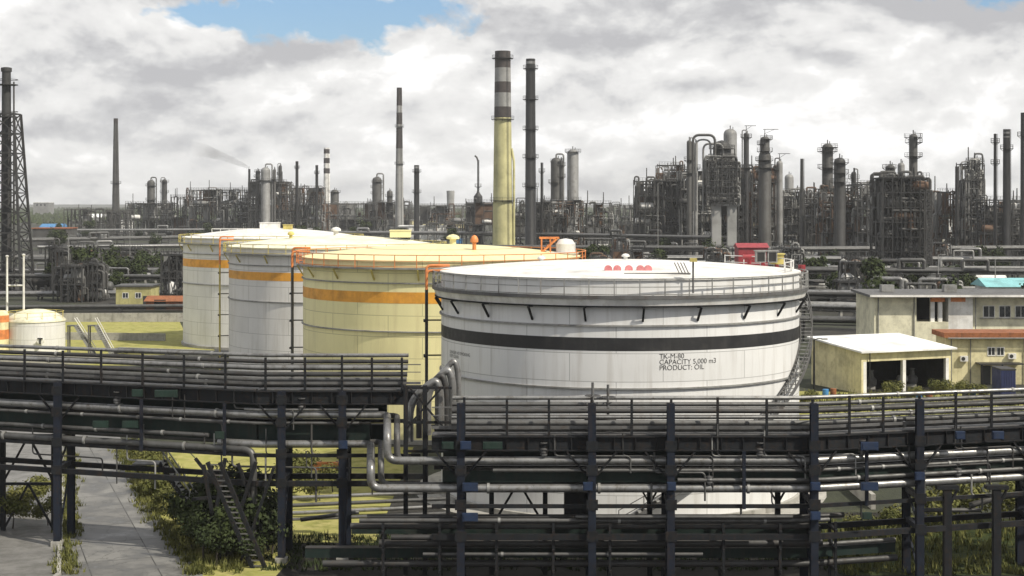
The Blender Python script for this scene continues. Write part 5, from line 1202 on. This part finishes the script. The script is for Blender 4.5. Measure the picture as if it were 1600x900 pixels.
vs = [GO + e * a + nn * b + Vector((0, 0, z + k)) for a, b, z in ((-.4, -.6, gh + .02), (gw + .4, -.6, gh + .02), (gw + .4, gd + .3, hb_ + .06), (-.4, gd + .3, hb_ + .06)) for k in (0, .18)]
g = G(); g.add(vs, [(1, 3, 5, 7), (6, 4, 2, 0), (0, 2, 3, 1), (2, 4, 5, 3), (4, 6, 7, 5), (6, 0, 1, 7)]); g.build('roof', M['white_roof'], t)
g = G().tube([GO + e * .9 + nn * -.25, GO + e * .9 + nn * -.25 + Vector((0, 0, gh))], .06, 8); g.build('downpipe', M['black'], t)
for i, a in enumerate((2.6, 8.0)):
    c = GO + e * a + nn * 3.2 + Vector((0, 0, .06)); tt = thing('pump', ['grey pump set inside the left bay of the garage', 'grey pump set inside the right bay of the garage'][i], 'pump', tuple(c))
    G().box(c + Vector((0, 0, .15)), (2.2, .9, .3)).build('baseplate', M['concrete'], tt); G().drum(c + Vector((-.8, 0, .85)), c + Vector((.1, 0, .85)), .42, 14).build('motor', M['steel_lite'], tt)
    G().lathe([(.5, .35), (.6, .6), (.6, 1.0), (.3, 1.3), (.2, 1.9), (.3, 1.95), (.3, 2.05)], c + Vector((.75, 0, 0)), 14).build('casing', M['steel_mid'], tt)
rnd = random.Random(3)
for i in range(9):
    px = (1290, 1302, 1420, 1436, 1452, 1508, 1520, 1534, 1600)[i]; Y = (160, 160.5, 158, 158.5, 157.5, 160, 160.6, 161, 160)[i]; x = XP(px, Y); r = .32
    G_ = G().lathe([(r, 0), (r, .3), (r + .02, .32), (r, .34), (r, .6), (r + .02, .62), (r, .64), (r, .92), (r * .9, .93), (.02, .92)], (x, Y, 0), 16, split=20)
    setp(G_.build('oil_drum', (M['blue'], M['rust'], M['steel_mid'])[i % 3], base=(x, Y, 0)), ('blue', 'rusty', 'grey')[i % 3] + ' oil drum standing in the yard before the garage and annex', 'drum', ('blue', 'rusty', 'grey')[i % 3] + ' oil drums in the garage yard')
for i, (px, Y) in enumerate(((1440, 153), (1478, 154), (1530, 155))):
    x = XP(px, Y); t = thing('pallet_stack', ['pale stack of pallets in the yard, nearest the garage pillars', 'pale stack of pallets in the middle of the yard', 'pale stack of pallets next to the navy container'][i], 'pallets', (x, Y, 0))
    for k in range(3 + i % 2):
        z = .16 * k; g = G()
        for j in range(5): g.bb(x - .6, x + .6, Y - .5 + j * .23, Y - .36 + j * .23, z + .11, z + .135)
        for j in (-.55, 0, .55): g.bb(x + j - .05, x + j + .05, Y - .5, Y + .56, z + .003, z + .107)
        g.build('pallet', M['tan'], t)
# pole lamp in front of the garage
def lamp(label, px, ptop, Y, m, group=None, arm=.9):
    x = XP(px, Y); z = ZP(ptop, Y); t = thing('lamp_post', label, 'lamp post', (x, Y, 0), group)
    G().cyl((x, Y, 0), (x, Y, z), .13, .08, 8).build('pole', m, t); G().tube([(x, Y, z - .1), (x + arm * .5, Y, z + .1), (x + arm, Y, z + .05)], .05, 6).build('arm', m, t)
    G().box((x + arm + .2, Y, z + .02), (.6, .3, .14)).build('lamp_head', M['steel_lite'], t)
lamp('dark lamp post standing at the corner of the garage', 1272, 530, 162, M['steel'])
for i, (px, top, Y) in enumerate(((11, 402, 270), (37, 400, 268))):
    x = XP(px, Y); z = ZP(top, Y); t = thing('vent_post', ['left one of two white standpipes near the left edge', 'right one of two white standpipes near the left edge'][i], 'standpipe', (x, Y, 0))
    G().cyl((x, Y, 0), (x, Y, z), .2, .18, 12).build('pipe', M['white'], t); G().lathe([(.18, z), (.3, z + .1), (.3, z + .3), (.05, z + .4)], (x, Y, 0), 12).build('cap', M['white'], t)
    G().cyl((x, Y, ZP(446, Y)), (x + (1.5 if i == 0 else -1.2), Y, ZP(446, Y)), .15, .15, 10).build('branch', M['white'], t)
for i, (px, top, Y, lab) in enumerate(((107, 368, 330, 'thin grey lamp post among the left pipe lanes'), (203, 372, 400, 'thin grey lamp post above the tan hut'), (1028, 286, 430, 'tall thin mast in front of the big unit'),
        (1365, 432, 250, 'grey lamp post left of the cream building'), (1237, 398, 240, 'pale lamp post right behind the white tank'), (1466, 398, 300, 'thin lamp post above the cream building'), (1555, 405, 260, 'lamp post in front of the teal roof'), (968, 380, 420, 'small lamp post seen above the white tank roof'))):
    lamp(lab, px, top, Y, M['steel_lite'])
# small domed tank on the left and its orange neighbour
Y = 211; x = XP(56, Y); t = thing('small_tank', 'small squat cream tank with a domed roof near the left edge', 'storage tank', (x, Y, 0)); r = 3.9; z = ZP(500, Y)
G().lathe([(r, 0), (r, z)], (x, Y, 0), 40).build('shell', M['shell_a'], t)
G().lathe([(r + .1, z - .1), (r + .1, z + .05), (r * .9, z + .5), (r * .65, z + 1.1), (r * .3, z + 1.45), (.02, z + 1.55)], (x, Y, 0), 40, split=60).build('roof', M['cream_pale'], t)
q = P(64, 532, Y - r); G().cyl(q + Vector((0, .1, 0)), q + Vector((0, -.35, 0)), .45, .45, 14).build('manhole', M['white'], t)
G().box(q + Vector((0, -.4, -.1)), (.22, .1, .7)).bar(q + Vector((-.35, -.4, .3)), q + Vector((.35, -.4, .3)), .16).build('manhole_davit', M['black'], t)
seg = G(); seg_ring(seg, (x, Y), r - .2, z + 1.2, .06, .06, 24)
for k in range(12): a = PI * k / 6; seg.bar((x + (r - .2) * math.cos(a), Y + (r - .2) * math.sin(a), z), (x + (r - .2) * math.cos(a), Y + (r - .2) * math.sin(a), z + 1.2), .06)
seg.build('handrail', M['yellowrail'], t)
Y = 208; x = XP(-4, Y); t = thing('orange_drum_tank', 'orange banded upright drum at the very left edge beside the small cream tank', 'drum', (x, Y, 0))
G().lathe([(1.5, 0), (1.5, 5.2), (1.1, 5.7), (.02, 5.8)], (x, Y, 0), 28).build('shell', M['cream'], t)
for a, b in ((4.2, 5.1), (1.9, 3.2)): G().lathe([(1.503, a), (1.515, a), (1.515, b), (1.503, b)], (x, Y, 0), 28).build('stripe', M['orange'], t)
# crossover stairs on the lawn
for i, (pa, pb, Y, lab) in enumerate(((118, 148, 204, 'left flight of light steel stile steps over the bund on the lawn'), (150, 176, 203, 'right flight of light steel stile steps over the bund on the lawn'))):
    t = thing('stile_steps', lab, 'steps', (XP(pa, Y), Y, 0)); A = P(pa, 508, Y); B = Vector((XP(pb, Y), Y, .1))
    for dy in (-.5, .5): G().bar(A + Vector((0, dy, 0)), B + Vector((0, dy, 0)), .1, .3).build('stringer', M['steel_lite'], t); G().bar(A + Vector((0, dy, 1)), B + Vector((0, dy, 1)), .08).build('handrail', M['white'], t)
    g = G()
    for k in range(16): g.box(A.lerp(B, (k + .5) / 16), (.3, .92, .06))
    g.build('treads', M['steel_lite'], t); G().bb(A.x - 1.0, A.x + .05, Y - .55, Y + .55, A.z - .12, A.z).bb(A.x - .95, A.x - .8, Y - .5, Y - .35, 0, A.z - .12).bb(A.x - .95, A.x - .8, Y + .35, Y + .5, 0, A.z - .12).build('landing', M['steel_mid'], t)
# bund walls
def bund(label, pts, h=1.1, w=.3):
    g = G()
    for a, b in zip(pts, pts[1:]): g.bar(Vector((*a, h / 2)), Vector((*b, h / 2)), w, h)
    setp(g.build('bund_wall', M['concrete'], base=(*pts[0], 0)), label, 'wall')
bund('low concrete bund wall in front of the lawn on the left', [(-95, 194), (-36, 194)]); bund('second low concrete bund wall across the lawn', [(-98, 232), (-51, 226)])
bund('long low concrete wall behind the lawn on the left', [(-125, 262), (-46, 262)], 1.5); bund('low concrete bund wall at the right foot of the big tank', [(24, 102), (24, 136), (60, 139)], 1.0)
lane('thin pipes lying across the lawn in front of the farthest pale tank', 'across the lawn', 170, 372, 205, 199, .5, 4, 61, .8, (.14, .22), 8)

# ------------------------------------------------------------------ trees
grp = 'dark trees among the pipe lanes'
protos = [make_tree('dark green tree standing among the pipe lanes', (XP(150, 360), 360, 0), 9.5, 4.2, M['leaf'], 101, None, 1100, .42),
          make_tree('dark green tree standing among the pipe lanes', (XP(205, 372), 372, 0), 8, 4.6, M['leaf'], 102, None, 1100, .42),
          make_tree('dark green tree standing among the pipe lanes', (XP(118, 345), 345, 0), 11, 4.0, M['leaf'], 103, None, 1100, .45)]
rnd = random.Random(77); zones = [(60, 285, 330, 420, 10, 'dark green tree among the pipe lanes left of the pale tanks', 'dark trees left of the pale tanks'),
    (60, 720, 560, 860, 26, 'far dark tree in the plant behind the pale tanks', 'far trees behind the pale tanks'),
    (905, 1240, 330, 520, 12, 'dark tree in the plant behind the white tank roof', 'trees behind the white tank roof'),
    (1262, 1600, 275, 430, 17, 'dark tree among the pipe lanes right of the white tank', 'trees right of the white tank'),
    (1270, 1640, 205, 235, 5, 'dark tree close behind the garage and cream building', 'trees close behind the garage')]
zi = 0
for p_ in protos: p_['label'] = zones[0][5]; p_['group'] = zones[0][6]
for pa, pb, Ya, Yb, n, lab, gr in zones:
    for i in range(n):
        Y = rnd.uniform(Ya, Yb); px = rnd.uniform(pa, pb); s = rnd.uniform(.55, 1.0)
        c = copy_tree(protos[rnd.randrange(3)], (XP(px, Y), Y, 0), lab, rnd.uniform(0, 6.28), s); c['group'] = gr
sp_ = make_tree('bushy shrub of dark leaves beside the steel staircase and road verge', (XP(300, 92), 92.5, 0), 3.4, 1.9, M['leaf'], 131, 'shrubs beside the road verge', 1500, .14, 'shrub')
sy_ = make_tree('yellowish shrub on the road verge under the left rack', (XP(235, 112), 112, 0), 2.2, 1.5, M['leaf_y'], 132, 'yellowish shrubs on the verge', 1200, .13, 'shrub')
for px, Y, s in ((322, 90.5, 1.1), (352, 89.5, 1.25), (378, 88.8, 1.2), (345, 93, 1.3), (392, 92, 1.25), (410, 89.6, 1.0), (372, 91, 1.35), (405, 87.6, .9), (360, 87.4, .9), (318, 88.0, .8), (338, 86.2, .7), (352, 87.0, .75), (300, 90, .8), (425, 89, .7), (385, 86.3, .6)):
    copy_tree(sp_, (XP(px, Y), Y, 0), sp_['label'], px * .37, s)
for px, Y, s in ((222, 116, 1.0), (248, 106, .8), (262, 101, .7), (470, 112, .9), (455, 106, 1.0), (40, 100, .9), (60, 103, .8), (236, 108, .7), (270, 97, .7), (290, 95, .8), (300, 90, .6), (20, 96, .9), (75, 97, .7), (500, 105, .7), (520, 108, .8)):
    c = copy_tree(sy_, (XP(px, Y), Y, 0), 'yellowish shrub growing under the left rack', px * .37, s)
sy_['label'] = 'yellowish shrub growing under the left rack'
for px, Y, s, lab in ((1460, 96, 1.0, 'leafy'), (1500, 98, 1.2, ''), (1400, 93, .8, ''), (1580, 97, 1.1, ''), (1345, 92, .7, '')):
    c = copy_tree(sy_, (XP(px, Y), Y, 0), 'yellow green shrub growing under the right end of the right rack', px * .3, s); c['group'] = 'shrubs under the right rack'
for px, Y, s in ((1395, 158, 1.0), (1430, 157, .8), (1470, 158, 1.1), (1505, 160, .9), (1530, 159, .8), (1265, 152, .9)):
    c = copy_tree(sy_, (XP(px, Y), Y, 0), 'low shrub on the straw coloured grass before the garage', px * .3, s * .8); c['group'] = 'shrubs in front of the garage'
# far woods on the horizon: one mass
rnd = random.Random(9); g = G()
for i in range(5200):
    Y = rnd.uniform(1300, 4200); px = rnd.uniform(-100, 1700); x = XP(px, Y); h = rnd.uniform(4, 10); w_ = h * rnd.uniform(.8, 1.8)
    for k in range(3):
        c = Vector((x + rnd.uniform(-w_, w_), Y + rnd.uniform(-w_, w_), h * rnd.uniform(.2, .55))); r = h * rnd.uniform(.3, .5)
        vs = [c + Vector((math.cos(a) * r * rnd.uniform(.7, 1.3), math.sin(a) * r * rnd.uniform(.7, 1.3), rnd.uniform(-.5, .3) * r)) for a in (0, 1.26, 2.5, 3.77, 5.0)] + [c + Vector((0, 0, r))]
        g.add(vs, [(0, 1, 5), (1, 2, 5), (2, 3, 5), (3, 4, 5), (4, 0, 5)])
setp(g.build('far_woods', M['leaf'], base=(0, 2000, 0)), 'far woodland strips out to the hazy horizon', 'woods', None, 'stuff')
# low distant works buildings scattered on the plain
rnd = random.Random(21)
for i in range(26):
    Y = rnd.uniform(650, 1500); px = rnd.choice((rnd.uniform(60, 760), rnd.uniform(860, 1600))); x = XP(px, Y); w_, d_, h = rnd.uniform(10, 34), rnd.uniform(8, 20), rnd.uniform(4, 9)
    t = thing('works_building', 'low plain works building far off among the plant', 'building', (x, Y, 0), 'distant works buildings')
    G().bb(x - w_ / 2, x + w_ / 2, Y, Y + d_, 0, h).build('wall', rnd.choice((M['white'], M['far_lite'], M['cream'], M['far'])), t)
    G().bb(x - w_ / 2 - .4, x + w_ / 2 + .4, Y - .4, Y + d_ + .4, h + .01, h + .5).build('roof', rnd.choice((M['white_roof'], M['far_lite'], M['far'], M['rust'])), t)
